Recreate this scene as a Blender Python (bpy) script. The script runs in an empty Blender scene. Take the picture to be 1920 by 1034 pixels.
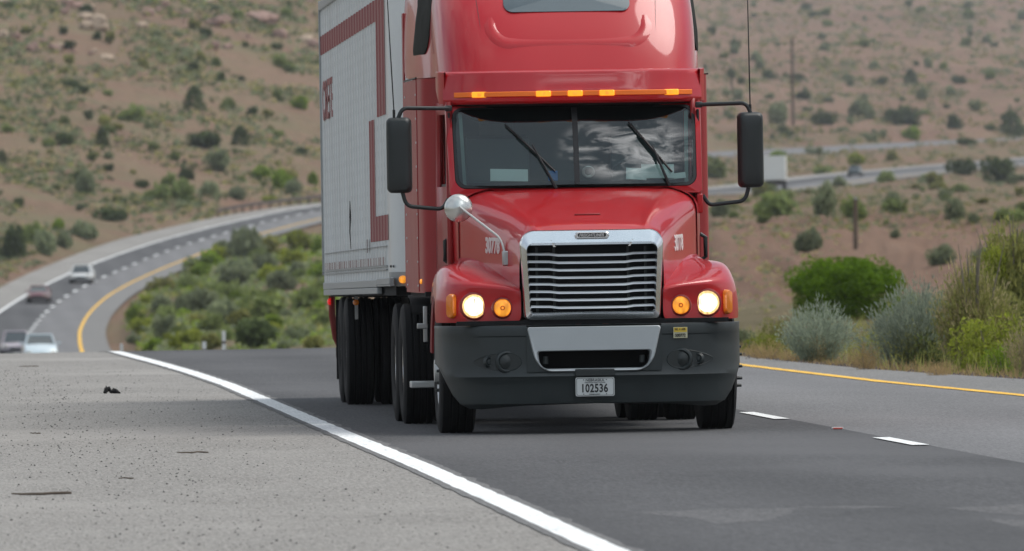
import bpy, math, random
import numpy as np
from mathutils import Vector, Matrix, noise, Euler
random.seed(7)
rnd = random.Random(11)
scene = bpy.context.scene
COL = scene.collection
PI = math.pi
R = math.radians

# ------------------------------------------------------------------ camera frame
FPX, PW, PH = 21000.0, 1920.0, 1034.0
YAW, ROLL, PITCH = R(3.406), R(0.9), R(-0.2236)
CZ, D0 = 1.64, 90.3
_fx, _fy = math.sin(YAW), math.cos(YAW)
FWD = Vector((_fx*math.cos(PITCH), _fy*math.cos(PITCH), math.sin(PITCH)))
_r = Vector((_fy, -_fx, 0)); _u = _r.cross(FWD)
RGT = _r*math.cos(ROLL) - _u*math.sin(ROLL)
UPV = _r*math.sin(ROLL) + _u*math.cos(ROLL)
_off = (1103-960)/FPX*D0
CAM = Vector((-D0*_fx-_off*_fy, -D0*_fy+_off*_fx, CZ))
FH = Vector((_fx, _fy, 0)); RH = _r

def ray(u, v):
    return FWD + RGT*((u-PW/2)/FPX) - UPV*((v-PH/2)/FPX)
def at(u, v, d):                       # world point seen in direction (u,v) at forward distance d
    return CAM + ray(u, v)*d
def ground_at(u, v, z=0.0):
    d = ray(u, v); return CAM + d*((z-CAM.z)/d.z)

cam = bpy.data.cameras.new("camera"); camo = bpy.data.objects.new("camera", cam); COL.objects.link(camo)
cam.sensor_width = 36; cam.lens = 36*FPX/PW; cam.clip_start = 1; cam.clip_end = 30000
m = Matrix((RGT, UPV, -FWD)).transposed().to_4x4(); m.translation = CAM
camo.matrix_world = m
cam.dof.use_dof = True; cam.dof.focus_distance = 91.0; cam.dof.aperture_fstop = 9.0
scene.camera = camo

# ------------------------------------------------------------------ materials
def s2l(c):
    return tuple(((x/255)/12.92 if x/255 <= .04045 else ((x/255+.055)/1.055)**2.4) for x in c)
MATS = {}
def mat(name, col, rough=.6, metal=0, coat=0, var=.08, scale=6, bump=0, bscale=60, emit=0, spec=.5, rvar=.06, coatr=.05):
    mt = bpy.data.materials.new(name); mt.use_nodes = True
    nt = mt.node_tree; b = nt.nodes["Principled BSDF"]
    b.inputs["Roughness"].default_value = rough; b.inputs["Metallic"].default_value = metal
    b.inputs["Coat Weight"].default_value = coat; b.inputs["Coat Roughness"].default_value = coatr
    b.inputs["Specular IOR Level"].default_value = spec
    tc = nt.nodes.new("ShaderNodeTexCoord"); n = nt.nodes.new("ShaderNodeTexNoise")
    n.inputs["Scale"].default_value = scale; n.inputs["Detail"].default_value = 5
    nt.links.new(tc.outputs["Object"], n.inputs["Vector"])
    mx = nt.nodes.new("ShaderNodeMix"); mx.data_type = 'RGBA'
    mx.inputs[6].default_value = (*[max(0, c*(1-var)) for c in col], 1)
    mx.inputs[7].default_value = (*[min(1, c*(1+var)) for c in col], 1)
    nt.links.new(n.outputs["Fac"], mx.inputs[0]); nt.links.new(mx.outputs[2], b.inputs["Base Color"])
    mr = nt.nodes.new("ShaderNodeMapRange"); mr.inputs[3].default_value = max(0.02, rough-rvar); mr.inputs[4].default_value = min(1, rough+rvar)
    nt.links.new(n.outputs["Fac"], mr.inputs[0]); nt.links.new(mr.outputs[0], b.inputs["Roughness"])
    if bump:
        n2 = nt.nodes.new("ShaderNodeTexNoise"); n2.inputs["Scale"].default_value = bscale; n2.inputs["Detail"].default_value = 4
        nt.links.new(tc.outputs["Object"], n2.inputs["Vector"])
        bp = nt.nodes.new("ShaderNodeBump"); bp.inputs["Strength"].default_value = bump; bp.inputs["Distance"].default_value = .02
        nt.links.new(n2.outputs["Fac"], bp.inputs["Height"]); nt.links.new(bp.outputs[0], b.inputs["Normal"])
    if emit:
        b.inputs["Emission Color"].default_value = (*col, 1); b.inputs["Emission Strength"].default_value = emit
    MATS[name] = mt
    return mt

def glass_mat(name, tint, refl=1.0):
    mt = bpy.data.materials.new(name); mt.use_nodes = True; nt = mt.node_tree
    for n in list(nt.nodes): nt.nodes.remove(n)
    out = nt.nodes.new("ShaderNodeOutputMaterial"); tr = nt.nodes.new("ShaderNodeBsdfTransparent"); gl = nt.nodes.new("ShaderNodeBsdfGlossy")
    tr.inputs[0].default_value = (*tint, 1); gl.inputs["Roughness"].default_value = .02
    fr = nt.nodes.new("ShaderNodeFresnel"); fr.inputs[0].default_value = 1.5
    ml = nt.nodes.new("ShaderNodeMath"); ml.operation = 'MULTIPLY'; ml.inputs[1].default_value = refl; ml.use_clamp = True
    mx = nt.nodes.new("ShaderNodeMixShader")
    tc = nt.nodes.new("ShaderNodeTexCoord"); nz = nt.nodes.new("ShaderNodeTexNoise"); nz.inputs["Scale"].default_value = 2.2
    bp = nt.nodes.new("ShaderNodeBump"); bp.inputs["Strength"].default_value = .04; bp.inputs["Distance"].default_value = .05
    nt.links.new(tc.outputs["Object"], nz.inputs["Vector"]); nt.links.new(nz.outputs["Fac"], bp.inputs["Height"]); nt.links.new(bp.outputs[0], gl.inputs["Normal"])
    nt.links.new(fr.outputs[0], ml.inputs[0]); nt.links.new(ml.outputs[0], mx.inputs[0]); nt.links.new(tr.outputs[0], mx.inputs[1])
    nt.links.new(gl.outputs[0], mx.inputs[2]); nt.links.new(mx.outputs[0], out.inputs[0])
    return mt

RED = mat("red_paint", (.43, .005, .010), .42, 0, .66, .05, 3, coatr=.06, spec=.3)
REDS = mat("red_paint_side_shade", (.30, .014, .016), .5, 0, .22, .06, 3, coatr=.2)  # same red, darker and duller: shade of the cab sides put into the colour
REDD = mat("red_paint_inner_shade", (.22, .012, .014), .5, 0, .2)  # same red darkened again, painting shade into inner and recessed parts
CHROME = mat("chrome", (.80, .82, .84), .19, 1, 0, .05, 4)
SATIN = mat("satin_chrome", (.84, .86, .87), .36, .55, 0, .04, 4)
STEEL = mat("dull_steel", (.42, .43, .43), .42, 1, 0, .15, 8)
ALU = mat("aluminium", (.5, .51, .5), .45, .6, 0, .15, 8)
SILVER = mat("silver_plastic", (.46, .49, .50), .36, .2, .15, .05, 5)
BUMP = mat("charcoal_plastic", (.020, .027, .028), .46, 0, 0, .3, 3.5, .05, 120, rvar=.14)
BLACK = mat("black_plastic", (.015, .020, .020), .45, 0, 0, .15, 7)
DARK = mat("black_cavity", (.004, .004, .0045), .9, 0, 0, .2, 7)
RUBBER = mat("rubber", (.0055, .0055, .006), .8, 0, 0, .25, 9, .1, 120, spec=.3)
GASKET = mat("gasket", (.008, .008, .009), .5)
INTER = mat("cab_interior", (.13, .16, .165), .8)
DASH = mat("dash_vinyl", (.035, .042, .046), .7)
def facets(mt, lo, hi, sc):
    nt = mt.node_tree; b_ = nt.nodes["Principled BSDF"]; tc = nt.nodes.new("ShaderNodeTexCoord"); v = nt.nodes.new("ShaderNodeTexVoronoi"); v.inputs["Scale"].default_value = sc
    mp = nt.nodes.new("ShaderNodeMapping"); mp.inputs["Scale"].default_value = (1, .2, .45); nt.links.new(tc.outputs["Object"], mp.inputs[0]); nt.links.new(mp.outputs[0], v.inputs["Vector"])
    mr = nt.nodes.new("ShaderNodeMapRange"); mr.inputs[2].default_value = .8; mr.inputs[3].default_value = hi; mr.inputs[4].default_value = lo; nt.links.new(v.outputs["Distance"], mr.inputs[0]); nt.links.new(mr.outputs[0], b_.inputs["Emission Strength"])
AMBER = mat("amber_lens", (.75, .20, .012), .25, 0, .5, .05, 20)
AMBERON = mat("amber_lamp_lit", (1.0, .36, .03), .3, 0, .3, .02, 20, emit=.75)
MARKER = mat("marker_lamp_lit", (1.0, .40, .02), .3, 0, .3, .1, 60, emit=.55)
STRIP = mat("orange_strip", (.95, .20, .015), .5, 0, 0, .05, 8)
HEAD = mat("headlight_lit", (1.0, .90, .68), .2, 0, .3, .10, 24, emit=2.6)
HEADW = mat("headlight_rim_lit", (1.0, .66, .26), .2, 0, .3, .10, 24, emit=1.1)
LAMPC = mat("lamp_reflector", (.7, .68, .6), .15, 1)
WHITEP = mat("paper_white", (.78, .85, .82), .8)
BLUEP = mat("paper_blue", (.05, .18, .5), .7)
LETTER = mat("white_lettering", (.68, .64, .62), .5)
PLATE = mat("plate_white", (.56, .58, .57), .5, 0, 0, .05)
PLATEK = mat("plate_black", (.015, .016, .016), .5)
STICK = mat("sticker_yellow", (.66, .46, .05), .5)
STICK2 = mat("sticker_cream", (.5, .48, .33), .5)
STRIPE = mat("faded_maroon", (.27, .08, .078), .55, 0, 0, .1, 2)
REDLENS = mat("red_lens", (.6, .01, .01), .25, 0, .4, emit=.5)
SMOKE = mat("smoked_panel", (.10, .13, .145), .5, 0, .08, spec=.25)
SIDEWIN = mat("upper_window", (.022, .023, .02), .75, 0, 0, spec=.1)
GLASS = glass_mat("windshield_glass", (.70, .82, .80), 1.9)
TINT = glass_mat("tinted_glass", (.16, .18, .18), 1.1)
CASTIRON = mat("rusty_iron", (.09, .07, .06), .75, .3)

facets(HEAD, .55, 3.2, 38); facets(HEADW, .35, 1.1, 38); facets(AMBERON, .25, .85, 30)
# trailer skin: weathered white with rivet rows along each seam
def trailer_mat():
    mt = mat("trailer_skin", (.62, .65, .65), .5, .0, 0, .05, 1.2)
    nt = mt.node_tree; b = nt.nodes["Principled BSDF"]
    tc = nt.nodes.new("ShaderNodeTexCoord"); sp = nt.nodes.new("ShaderNodeSeparateXYZ"); nt.links.new(tc.outputs["Object"], sp.inputs[0])
    def M(op, a, bb=None, c=None):
        n = nt.nodes.new("ShaderNodeMath"); n.operation = op
        for i, q in enumerate((a, bb, c)):
            if q is None: continue
            if isinstance(q, (int, float)): n.inputs[i].default_value = q
            else: nt.links.new(q, n.inputs[i])
        return n.outputs[0]
    fy = M('FRACT', M('DIVIDE', sp.outputs[1], .6225))
    near = M('LESS_THAN', M('ABSOLUTE', M('SUBTRACT', fy, .5)), .05)
    dots = M('LESS_THAN', M('FRACT', M('MULTIPLY', sp.outputs[2], 9.0)), .42)
    f = M('MULTIPLY', M('MULTIPLY', near, dots), .45)
    nz = nt.nodes.new("ShaderNodeTexNoise"); nz.inputs["Scale"].default_value = 1.0; nz.inputs["Detail"].default_value = 6
    mp = nt.nodes.new("ShaderNodeMapping"); mp.inputs["Scale"].default_value = (1, 2.5, .25)
    nt.links.new(tc.outputs["Object"], mp.inputs[0]); nt.links.new(mp.outputs[0], nz.inputs["Vector"])
    old = b.inputs["Base Color"].links[0].from_socket
    m1 = nt.nodes.new("ShaderNodeMix"); m1.data_type = 'RGBA'; nt.links.new(M('MULTIPLY', M('SUBTRACT', nz.outputs["Fac"], .42), 1.0), m1.inputs[0]); m1.clamp_factor = True
    nt.links.new(old, m1.inputs[6]); m1.inputs[7].default_value = (.40, .39, .36, 1)
    m2 = nt.nodes.new("ShaderNodeMix"); m2.data_type = 'RGBA'; nt.links.new(f, m2.inputs[0]); nt.links.new(m1.outputs[2], m2.inputs[6]); m2.inputs[7].default_value = (.12, .12, .12, 1)
    nt.links.new(m2.outputs[2], b.inputs["Base Color"])
    return mt
TSKIN = trailer_mat()
def tape_mat():
    mt = mat("tape_blocks", (.17, .07, .065), .5); nt = mt.node_tree; b = nt.nodes["Principled BSDF"]; tc = nt.nodes.new("ShaderNodeTexCoord"); w_ = nt.nodes.new("ShaderNodeTexNoise"); sp = nt.nodes.new("ShaderNodeSeparateXYZ"); nt.links.new(tc.outputs["Object"], sp.inputs[0])
    w_.noise_dimensions = '1D'; w_.inputs["Scale"].default_value = 3.3; w_.inputs["Detail"].default_value = 1; nt.links.new(sp.outputs[1], w_.inputs["W"])
    gt = nt.nodes.new("ShaderNodeMath"); gt.operation = 'GREATER_THAN'; nt.links.new(w_.outputs["Fac"], gt.inputs[0]); gt.inputs[1].default_value = .53
    m = nt.nodes.new("ShaderNodeMix"); m.data_type = 'RGBA'; nt.links.new(gt.outputs[0], m.inputs[0]); m.inputs[6].default_value = (.50, .52, .52, 1); nt.links.new(b.inputs["Base Color"].links[0].from_socket, m.inputs[7]); nt.links.new(m.outputs[2], b.inputs["Base Color"]); return mt
TAPE = tape_mat()
TNOSE = mat("trailer_nose", (.70, .73, .73), .35, .1, .2, .05, 2)
TRAIL = mat("trailer_rail", (.33, .345, .345), .5, .3, 0, .12, 3)

# ------------------------------------------------------------------ mesh builder
class MB:
    def __init__(s): s.v = []; s.f = []; s.mi = []
    def add(s, vs, fs, mi=0):
        o = len(s.v); s.v += [tuple(p) for p in vs]; s.f += [tuple(i+o for i in f) for f in fs]; s.mi += [mi]*len(fs); return s
    def box(s, c, d, rot=None, mi=0):
        vs = [Vector((sx*d[0]/2, sy*d[1]/2, sz*d[2]/2)) for sx in (-1, 1) for sy in (-1, 1) for sz in (-1, 1)]
        if rot: rm = Euler(rot).to_matrix(); vs = [rm@p for p in vs]
        vs = [p+Vector(c) for p in vs]
        return s.add(vs, [(0, 1, 3, 2), (4, 6, 7, 5), (0, 4, 5, 1), (2, 3, 7, 6), (0, 2, 6, 4), (1, 5, 7, 3)], mi)
    def tube(s, pts, r, n=8, mi=0, cap=True):
        pts = [Vector(p) for p in pts]; rr = r if isinstance(r, (list, tuple)) else [r]*len(pts)
        vs = []; up = Vector((0.123, .31, 1)).normalized()
        for i, p in enumerate(pts):
            t = (pts[min(i+1, len(pts)-1)]-pts[max(i-1, 0)]).normalized()
            a = t.cross(up);
            if a.length < .05: a = t.cross(Vector((1, 0, 0)))
            a.normalize(); b = t.cross(a)
            for k in range(n): vs.append(p+(a*math.cos(2*PI*k/n)+b*math.sin(2*PI*k/n))*rr[i])
        fs = [(i*n+k, i*n+(k+1) % n, (i+1)*n+(k+1) % n, (i+1)*n+k) for i in range(len(pts)-1) for k in range(n)]
        if cap: fs += [tuple(range(n))[::-1], tuple(range((len(pts)-1)*n, len(pts)*n))]
        return s.add(vs, fs, mi)
    def lathe(s, prof, c, axis=(1, 0, 0), n=32, mi=0):   # prof: (along, radius)
        a = Vector(axis).normalized(); b = a.orthogonal().normalized(); d = a.cross(b); c = Vector(c); vs = []
        for h, r in prof:
            for k in range(n): vs.append(c+a*h+(b*math.cos(2*PI*k/n)+d*math.sin(2*PI*k/n))*r)
        fs = [(i*n+k, i*n+(k+1) % n, (i+1)*n+(k+1) % n, (i+1)*n+k) for i in range(len(prof)-1) for k in range(n)]
        return s.add(vs, fs, mi)
    def grid(s, rows, mi=0, skip=None, close=False):
        nr, nc = len(rows), len(rows[0]); vs = [p for r in rows for p in r]
        fs = []
        for i in range(nr-1):
            for j in range(nc if close else nc-1):
                if skip and skip(i, j): continue
                fs.append((i*nc+j, i*nc+(j+1) % nc, (i+1)*nc+(j+1) % nc, (i+1)*nc+j))
        return s.add(vs, fs, mi)
    def loops(s, ls, mi=0, cap0=False, cap1=False):
        n = len(ls[0]); s.grid(ls, mi, close=True)
        o = len(s.v)-n*len(ls)
        if cap0: s.f.append(tuple(range(o, o+n))[::-1]); s.mi.append(mi)
        if cap1: e = len(s.v)-n; s.f.append(tuple(range(e, e+n))); s.mi.append(mi)
        return s
    def build(s, name, mats, parent=None, smooth=True, bevel=0, sub=0, solid=0, angle=38):
        me = bpy.data.meshes.new(name); me.from_pydata(s.v, [], s.f)
        if not isinstance(mats, (list, tuple)): mats = [mats]
        for q in mats: me.materials.append(q)
        if len(mats) > 1: me.polygons.foreach_set("material_index", s.mi)
        if smooth:
            me.polygons.foreach_set("use_smooth", [True]*len(me.polygons)); me.set_sharp_from_angle(angle=R(angle))
        me.update(); o = bpy.data.objects.new(name, me); COL.objects.link(o)
        if parent: o.parent = parent
        if solid: md = o.modifiers.new("solid", 'SOLIDIFY'); md.thickness = solid; md.offset = -1
        if bevel: md = o.modifiers.new("bevel", 'BEVEL'); md.width = bevel; md.segments = 2; md.limit_method = 'ANGLE'
        if sub: md = o.modifiers.new("sub", 'SUBSURF'); md.levels = sub; md.render_levels = sub
        return o
def tag(o, label=None, cat=None, group=None, kind=None):
    if label: o['label'] = label
    if cat: o['category'] = cat
    if group: o['group'] = group
    if kind: o['kind'] = kind
    return o
def thing(name, loc, label, cat, group=None, rz=0):
    o = bpy.data.objects.new(name, None); COL.objects.link(o); o.location = loc; o.rotation_euler = (0, 0, rz); o.empty_display_size = .3
    return tag(o, label, cat, group)
def rrect(x0, x1, z0, z1, r, n=6):
    if not isinstance(r, (list, tuple)): r = [r]*4
    out = []
    for (cx, cz, a0, q) in ((x1-r[0], z1-r[0], 0, r[0]), (x0+r[1], z1-r[1], 90, r[1]), (x0+r[2], z0+r[2], 180, r[2]), (x1-r[3], z0+r[3], 270, r[3])):
        for k in range(n+1):
            a = R(a0+90*k/n); out.append((cx+q*math.cos(a), cz+q*math.sin(a)))
    return out
def lerp(a, b, t): return a+(b-a)*t
def interp(x, tab):
    if x <= tab[0][0]: return tab[0][1]
    for (a, p), (b, q) in zip(tab, tab[1:]):
        if x <= b: return p+(q-p)*(x-a)/(b-a)
    return tab[-1][1]
def text_mesh(s, w, h, fn, name, material, parent, depth=0.003, cond=1.0, bold=.012):
    cu = bpy.data.curves.new("t", 'FONT'); cu.body = s; cu.extrude = .02; cu.space_character = cond; cu.resolution_u = 4
    cu.offset = bold
    o = bpy.data.objects.new("t", cu); COL.objects.link(o)
    bpy.context.view_layer.update()
    dg = bpy.context.evaluated_depsgraph_get(); me = bpy.data.meshes.new_from_object(o.evaluated_get(dg))
    bpy.data.objects.remove(o); bpy.data.curves.remove(cu)
    xs = [v.co.x for v in me.vertices]; ys = [v.co.y for v in me.vertices]
    x0, x1, y0, y1 = min(xs), max(xs), min(ys), max(ys)
    for v in me.vertices:
        a = (v.co.x-x0)/(x1-x0)*w; b = (v.co.y-y0)/(y1-y0)*h; c = depth if v.co.z > 0 else -.002
        v.co = fn(a, b, c)
    me.name = name; me.materials.clear(); me.materials.append(material); me.update()
    ob = bpy.data.objects.new(name, me); COL.objects.link(ob); ob.parent = parent
    return ob

# ================================================================== THE TRUCK
T = thing("semi_truck", (.04, 0, 0), "red long-nosed highway tractor with lit headlights facing the camera", "truck")
SG = (-1, 1)
WTAB = [(.15, .585), (.3, .61), (.6, .665), (1.0, .765), (1.4, .87), (1.75, .97), (1.98, 1.0)]
ZTAB = [(.15, 1.632), (.17, 1.652), (.22, 1.679), (.3, 1.706), (.6, 1.768), (1.0, 1.855), (1.4, 1.93), (1.75, 1.985), (1.98, 2.0)]
SEC = [(0, 0), (.2, 0), (.4, -.006), (.58, -.014), (.675, -.030), (.735, -.012), (.79, -.026), (.87, -.066), (.93, -.115), (.97, -.175), (.992, -.25), (1, -.34), (1.0, -.5), (1.0, -.72)]
def hood_pt(y, k, sx):
    w, z = interp(y, WTAB), interp(y, ZTAB); f, dz = SEC[k]
    kf = lerp(.85, .62, min(1, max(0, (y-.15)/1.6)))
    return (sx*w*f, y+.05*(f**3)*(1 if y < .5 else .3)*(1-y/2), z+dz*kf if k < 13 else 1.0)
ys = [.15, .17, .22, .3, .45, .6, .8, 1.0, 1.2, 1.4, 1.6, 1.75, 1.84]
b = MB()
for_side = list(range(13, -1, -1)) + [-k for k in range(1, 14)]
b.grid([[hood_pt(y, abs(k), -1 if (i < 14) else 1) if True else 0 for i, k in enumerate(for_side)] for y in ys])
hood = b.build("hood", RED, T, sub=1)
# hood intake slot, raised ridge pieces
MB().box((0, .60, 1.772), (.21, .035, .012)).build("intake_slot", REDD, hood, bevel=.005)
def hood_side(y, z, off=.004):
    return (interp(y, WTAB)+off, y, z)
for sx in SG:
    MB().grid([[(sx*max(.0, 1.0)*w_*SEC[k][0], y, 2.0+SEC[k][1]*.62 if k < 13 else 1.0) for k in range(4, 14)] for y, w_ in ((1.80, .985), (1.88, 1.005), (1.98, 1.02), (2.12, 1.025))]).build("cowl_side", RED, hood)
from mathutils.bvhtree import BVHTree
bpy.context.view_layer.update()
HB_ = BVHTree.FromObject(hood, bpy.context.evaluated_depsgraph_get())
def hood_x(sx, y, z):
    h = HB_.ray_cast(Vector((sx*2.0, y, z)), Vector((-sx, 0, 0)))
    return abs(h[0].x) if h[0] else interp(y, WTAB)
# fleet number on both hood sides
def num_fn(sx):
    def fn(a, bb, c):
        y = (1.13-a) if sx < 0 else (.84+a)
        z = lerp(1.455, 1.462, (y-.6)/.35)+bb
        return (sx*(hood_x(sx, y, z)+.003+c), y, z)
    return fn
text_mesh("30778", .36, .135, num_fn(-1), "fleet_number", LETTER, hood, bold=.03)
text_mesh("30778", .36, .135, num_fn(1), "fleet_number", LETTER, hood, bold=.03)

# fenders
FS = [
 ([.575,.575,.575,.575,.58,.63,.745,.86,.95], [.19,.19,.20,.20,.24,.5,1.0,1.45,1.8], [.91,1.0,1.10,1.16,1.185,1.225,1.35,1.455,1.48]),
 ([.66,.66,.66,.66,.67,.71,.80,.90,.98], [.23,.235,.245,.20,.25,.52,1.0,1.42,1.78], [.91,1.0,1.10,1.18,1.205,1.235,1.335,1.41,1.42]),
 ([.78,.78,.78,.78,.79,.82,.89,.97,1.02], [.29,.295,.30,.25,.30,.55,1.0,1.4,1.76], [.91,1.0,1.11,1.192,1.222,1.265,1.345,1.392,1.392]),
 ([.95,.95,.95,.95,.955,.97,1.0,1.05,1.07], [.36,.365,.37,.335,.38,.6,1.0,1.4,1.75], [.91,1.0,1.12,1.20,1.24,1.295,1.365,1.388,1.378]),
 ([1.08,1.08,1.08,1.08,1.08,1.09,1.11,1.125,1.13], [.45,.45,.46,.465,.51,.7,1.0,1.4,1.75], [.91,1.0,1.12,1.20,1.25,1.315,1.372,1.378,1.36]),
 ([1.175,1.178,1.178,1.172,1.165,1.165,1.17,1.175,1.18], [.61,.61,.62,.63,.67,.8,1.05,1.4,1.75], [.91,1.0,1.12,1.2,1.245,1.295,1.345,1.345,1.32]),
 ([1.222,1.226,1.226,1.22,1.215,1.212,1.212,1.215,1.215], [.80,.79,.80,.82,.85,.93,1.1,1.4,1.75], [.91,1.0,1.1,1.17,1.2,1.23,1.255,1.25,1.21]),
 ([1.235,1.238,1.238,1.236,1.234,1.232,1.232,1.232,1.23], [.86,.86,.88,.90,.93,.99,1.15,1.4,1.72], [.91,.97,1.03,1.07,1.10,1.12,1.135,1.11,1.02]),
]
for sx in SG:
    rows = [[(sx*X[k], Y[k], Z[k]) for k in range(9)] for X, Y, Z in FS]
    f = MB().grid(rows).build("fender", RED, T, sub=2)
    # arch liner edge
    MB().tube([(sx*1.2, 1.2+.66*math.cos(a), .5+.62*math.sin(a)) for a in [R(t) for t in range(15, 121, 10)]], .03, 6).build("arch_lip", REDD, f)
    # lamps
    L = MB().lathe([(-.012, .001), (-.012, .05), (-.006, .085), (.005, .096), (.06, .094), (.09, .06), (.09, .001)], (sx*.947, .345, 1.043), (0, 1, 0), 40).build("headlight", HEAD, T)
    MB().lathe([(-.004, .095), (-.018, .100), (-.012, .110), (.03, .116), (.05, .11)], (sx*.947, .345, 1.043), (0, 1, 0), 40).build("bezel", REDD, L)
    MB().lathe([(-.004, .076), (-.014, .078), (-.010, .095), (.02, .097)], (sx*.947, .345, 1.043), (0, 1, 0), 40).build("lens_rim", HEADW, L)
    MB().box((sx*.947+.004, .331, 1.085), (.006, .006, .035)).build("lens_mark", LAMPC, L)
    A = MB().lathe([(-.01, .001), (-.01, .04), (-.004, .064), (.01, .072), (.06, .07), (.06, .001)], (sx*.722, .236, 1.026), (0, 1, 0), 36).build("turn_lamp", AMBERON, T)
    MB().lathe([(-.012, .02), (-.018, .018), (-.018, .011), (-.012, .009)], (sx*.722, .236, 1.026), (0, 1, 0), 24).build("bulb_ring", AMBER, A)
    MB().lathe([(-.002, .071), (-.014, .074), (-.01, .082), (.03, .09), (.04, .08)], (sx*.722, .240, 1.026), (0, 1, 0), 36).build("bezel", REDD, A)
    mk = MB()
    for i in range(2): pass
    pts = rrect(-.042, .042, -.10, .10, .038, 5)
    rm = Euler((0, 0, sx*R(47))).to_matrix(); c = Vector((sx*1.118, .505, 1.045))
    mk.loops([[tuple(c+rm@Vector((p[0]*q, dy, p[1]*q))) for p in pts] for q, dy in ((1.0, .03), (1.0, -.012), (.9, -.028), (.5, -.036))], cap1=True)
    mk.build("side_marker", AMBER, T)

# grille
def trap(pts, z0, w0, z1, w1):
    return [(x*lerp(w0, w1, (z-z0)/(z1-z0)), z) for x, z in pts]
def crown(pts, h):     # top edge arcs upward in the middle
    return [(x, z+h*(max(0, (z-1.3)/.35))*(1-(x/.6)**2)) for x, z in pts]
def outl(z0, w0, z1, w1, r):
    return crown(trap(rrect(-1, 1, z0, z1, [r/.6*1.0]*4, 8) if False else [(x/.58, z) for x, z in rrect(-.58, .58, z0, z1, r, 8)], z0, w0, z1, w1), .045)
o0 = outl(.918, .548, 1.632, .585, [.11, .11, .05, .05]); o1 = outl(.925, .540, 1.624, .578, [.11, .11, .05, .05])
i0 = outl(.985, .494, 1.518, .520, [.035, .035, .02, .02]); i1 = outl(.97, .506, 1.535, .532, [.06, .06, .03, .03])
def lp(o, y): return [(x, y, z) for x, z in o]
gs = MB().loops([lp(o0, .24), lp(o0, .14), lp(o1, .115), lp(i1, .095), lp(i0, .115), lp(i0, .2)]).build("grille_surround", CHROME, T)
for sx in SG: MB().loops([[(sx*(.30+x), y, z) for x, z in ((-.008, 1.512), (.012, 1.512), (.035, 1.565), (.028, 1.568))] for y in (.118, .098)], cap1=True).build("frame_step", CHROME, gs)
MB().box((0, .30, 1.255), (1.1, .02, .64)).build("grille_mesh", DARK, T)
for i in range(8):
    gb = MB()
    z = 1.455-i*.0605; w = lerp(.494, .520, (z-.985)/.53)
    prof = [(-.5, -.5), (.5, -.5), (.5, .5), (-.5, .5)]
    rows = []
    for x, yy, dz in ((-w, .175, 0), (-.34, .17, -.003), (-.27, .145, -.012), (0, .14, -.013), (.27, .145, -.012), (.34, .17, -.003), (w, .175, 0)):
        rows.append([(x, yy-.004, z+dz-.007), (x, yy+.03, z+dz-.010), (x, yy+.03, z+dz+.012), (x, yy+.010, z+dz+.009), (x, yy, z+dz-.001)])
    gb.grid(rows, close=True); gb.build("grille_bar", SATIN, T)
for x in (-.44, -.30, .30, .44): MB().box((x, .235, 1.25), (.018, .02, .52)).build("grille_support", BLACK, T)
em = MB().loops([[(x*q, y, 1.603+z*q2) for x, z in rrect(-.14, .14, -.027, .027, .027, 6)] for q, q2, y in ((1, 1, .12), (1, 1, .088), (.95, .8, .08))], cap1=True).build("emblem", CHROME, T)
MB().loops([[(x, y, 1.604+z) for x, z in rrect(-.115, .115, -.016, .016, .016, 6)] for y in (.085, .0785)], cap1=True).build("emblem_field", PLATEK, em)
text_mesh("FREIGHTLINER", .20, .024, lambda a, b_, c: (-.103+a+b_*.25, .0765-c, 1.592+b_), "emblem_lettering", LETTER, em)

# bumper
BX = [0, .28, .46, .545, .68, .8, .9, 1.0, 1.07, 1.13, 1.18, 1.215, 1.235, 1.24]
BY = [(0, 0), (.55, .02), (.8, .07), (1.0, .165), (1.12, .29), (1.2, .45), (1.232, .66), (1.24, .92)]
ZBT = [(0, .245), (.6, .235), (.95, .205), (1.05, .225), (1.13, .33), (1.18, .44), (1.215, .53), (1.24, .58)]
BZ = [(.865, .06), (.885, .03), (.882, .008), (.86, .0), (.80, .004), (.79, .012), (.70, .012), (.58, .010), (.505, .008), (.47, -.004), (.445, .012), (.40, .03), (.32, .04), (.25, .055), (0, .12)]
rows = []
for bz, dy in BZ:
    row = []
    for x in [-q for q in BX[:0:-1]]+BX:
        a = abs(x); yb = interp(a, BY); zb = interp(a, ZBT)
        if a > 1.2 and yb < .7: pass
        row.append((x*(1-.0), yb+dy, max(bz, zb)))
    rows.append(row)
xs_ = [-q for q in BX[:0:-1]]+BX
bm = MB().grid(rows, skip=lambda i, j: (abs((xs_[j]+xs_[j+1])/2) < .545 and 2 <= i < 8))
bumper = bm.build("bumper", BUMP, T, angle=30)
so = [(x*lerp(.462, .542, (z-.507)/.357), z) for x, z in [(p[0]/.54, p[1]) for p in rrect(-.54, .54, .507, .868, [.025, .025, .14, .14], 6)]]
si = [(x*lerp(.438, .455, (z-.53)/.143), z) for x, z in [(p[0]/.45, p[1]) for p in rrect(-.45, .45, .53, .672, [.025, .025, .07, .07], 6)]]
so2 = [(x*.985, lerp(z, .69, .03)) for x, z in so]
MB().loops([lp(so, .03), lp(so, .0), lp(so2, -.012), lp([(x*1.03, lerp(z, .6, -.08)) for x, z in si], -.008), lp(si, .012), lp(si, .14)]).build("bumper_centre", SILVER, T)
rect = rrect(-.5455, .5455, .5045, .8705, .001, 6)
MB().loops([lp(rect, .011), lp([(x*.995, z) for x, z in so], .009), lp([(x*.995, z) for x, z in so], .05)]).build("bumper_filler", BUMP, bumper)
cv = MB(); cv.loops([lp(si, .1), lp(si, .3)], cap1=True); cv.build("bumper_opening", DARK, bumper)
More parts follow.
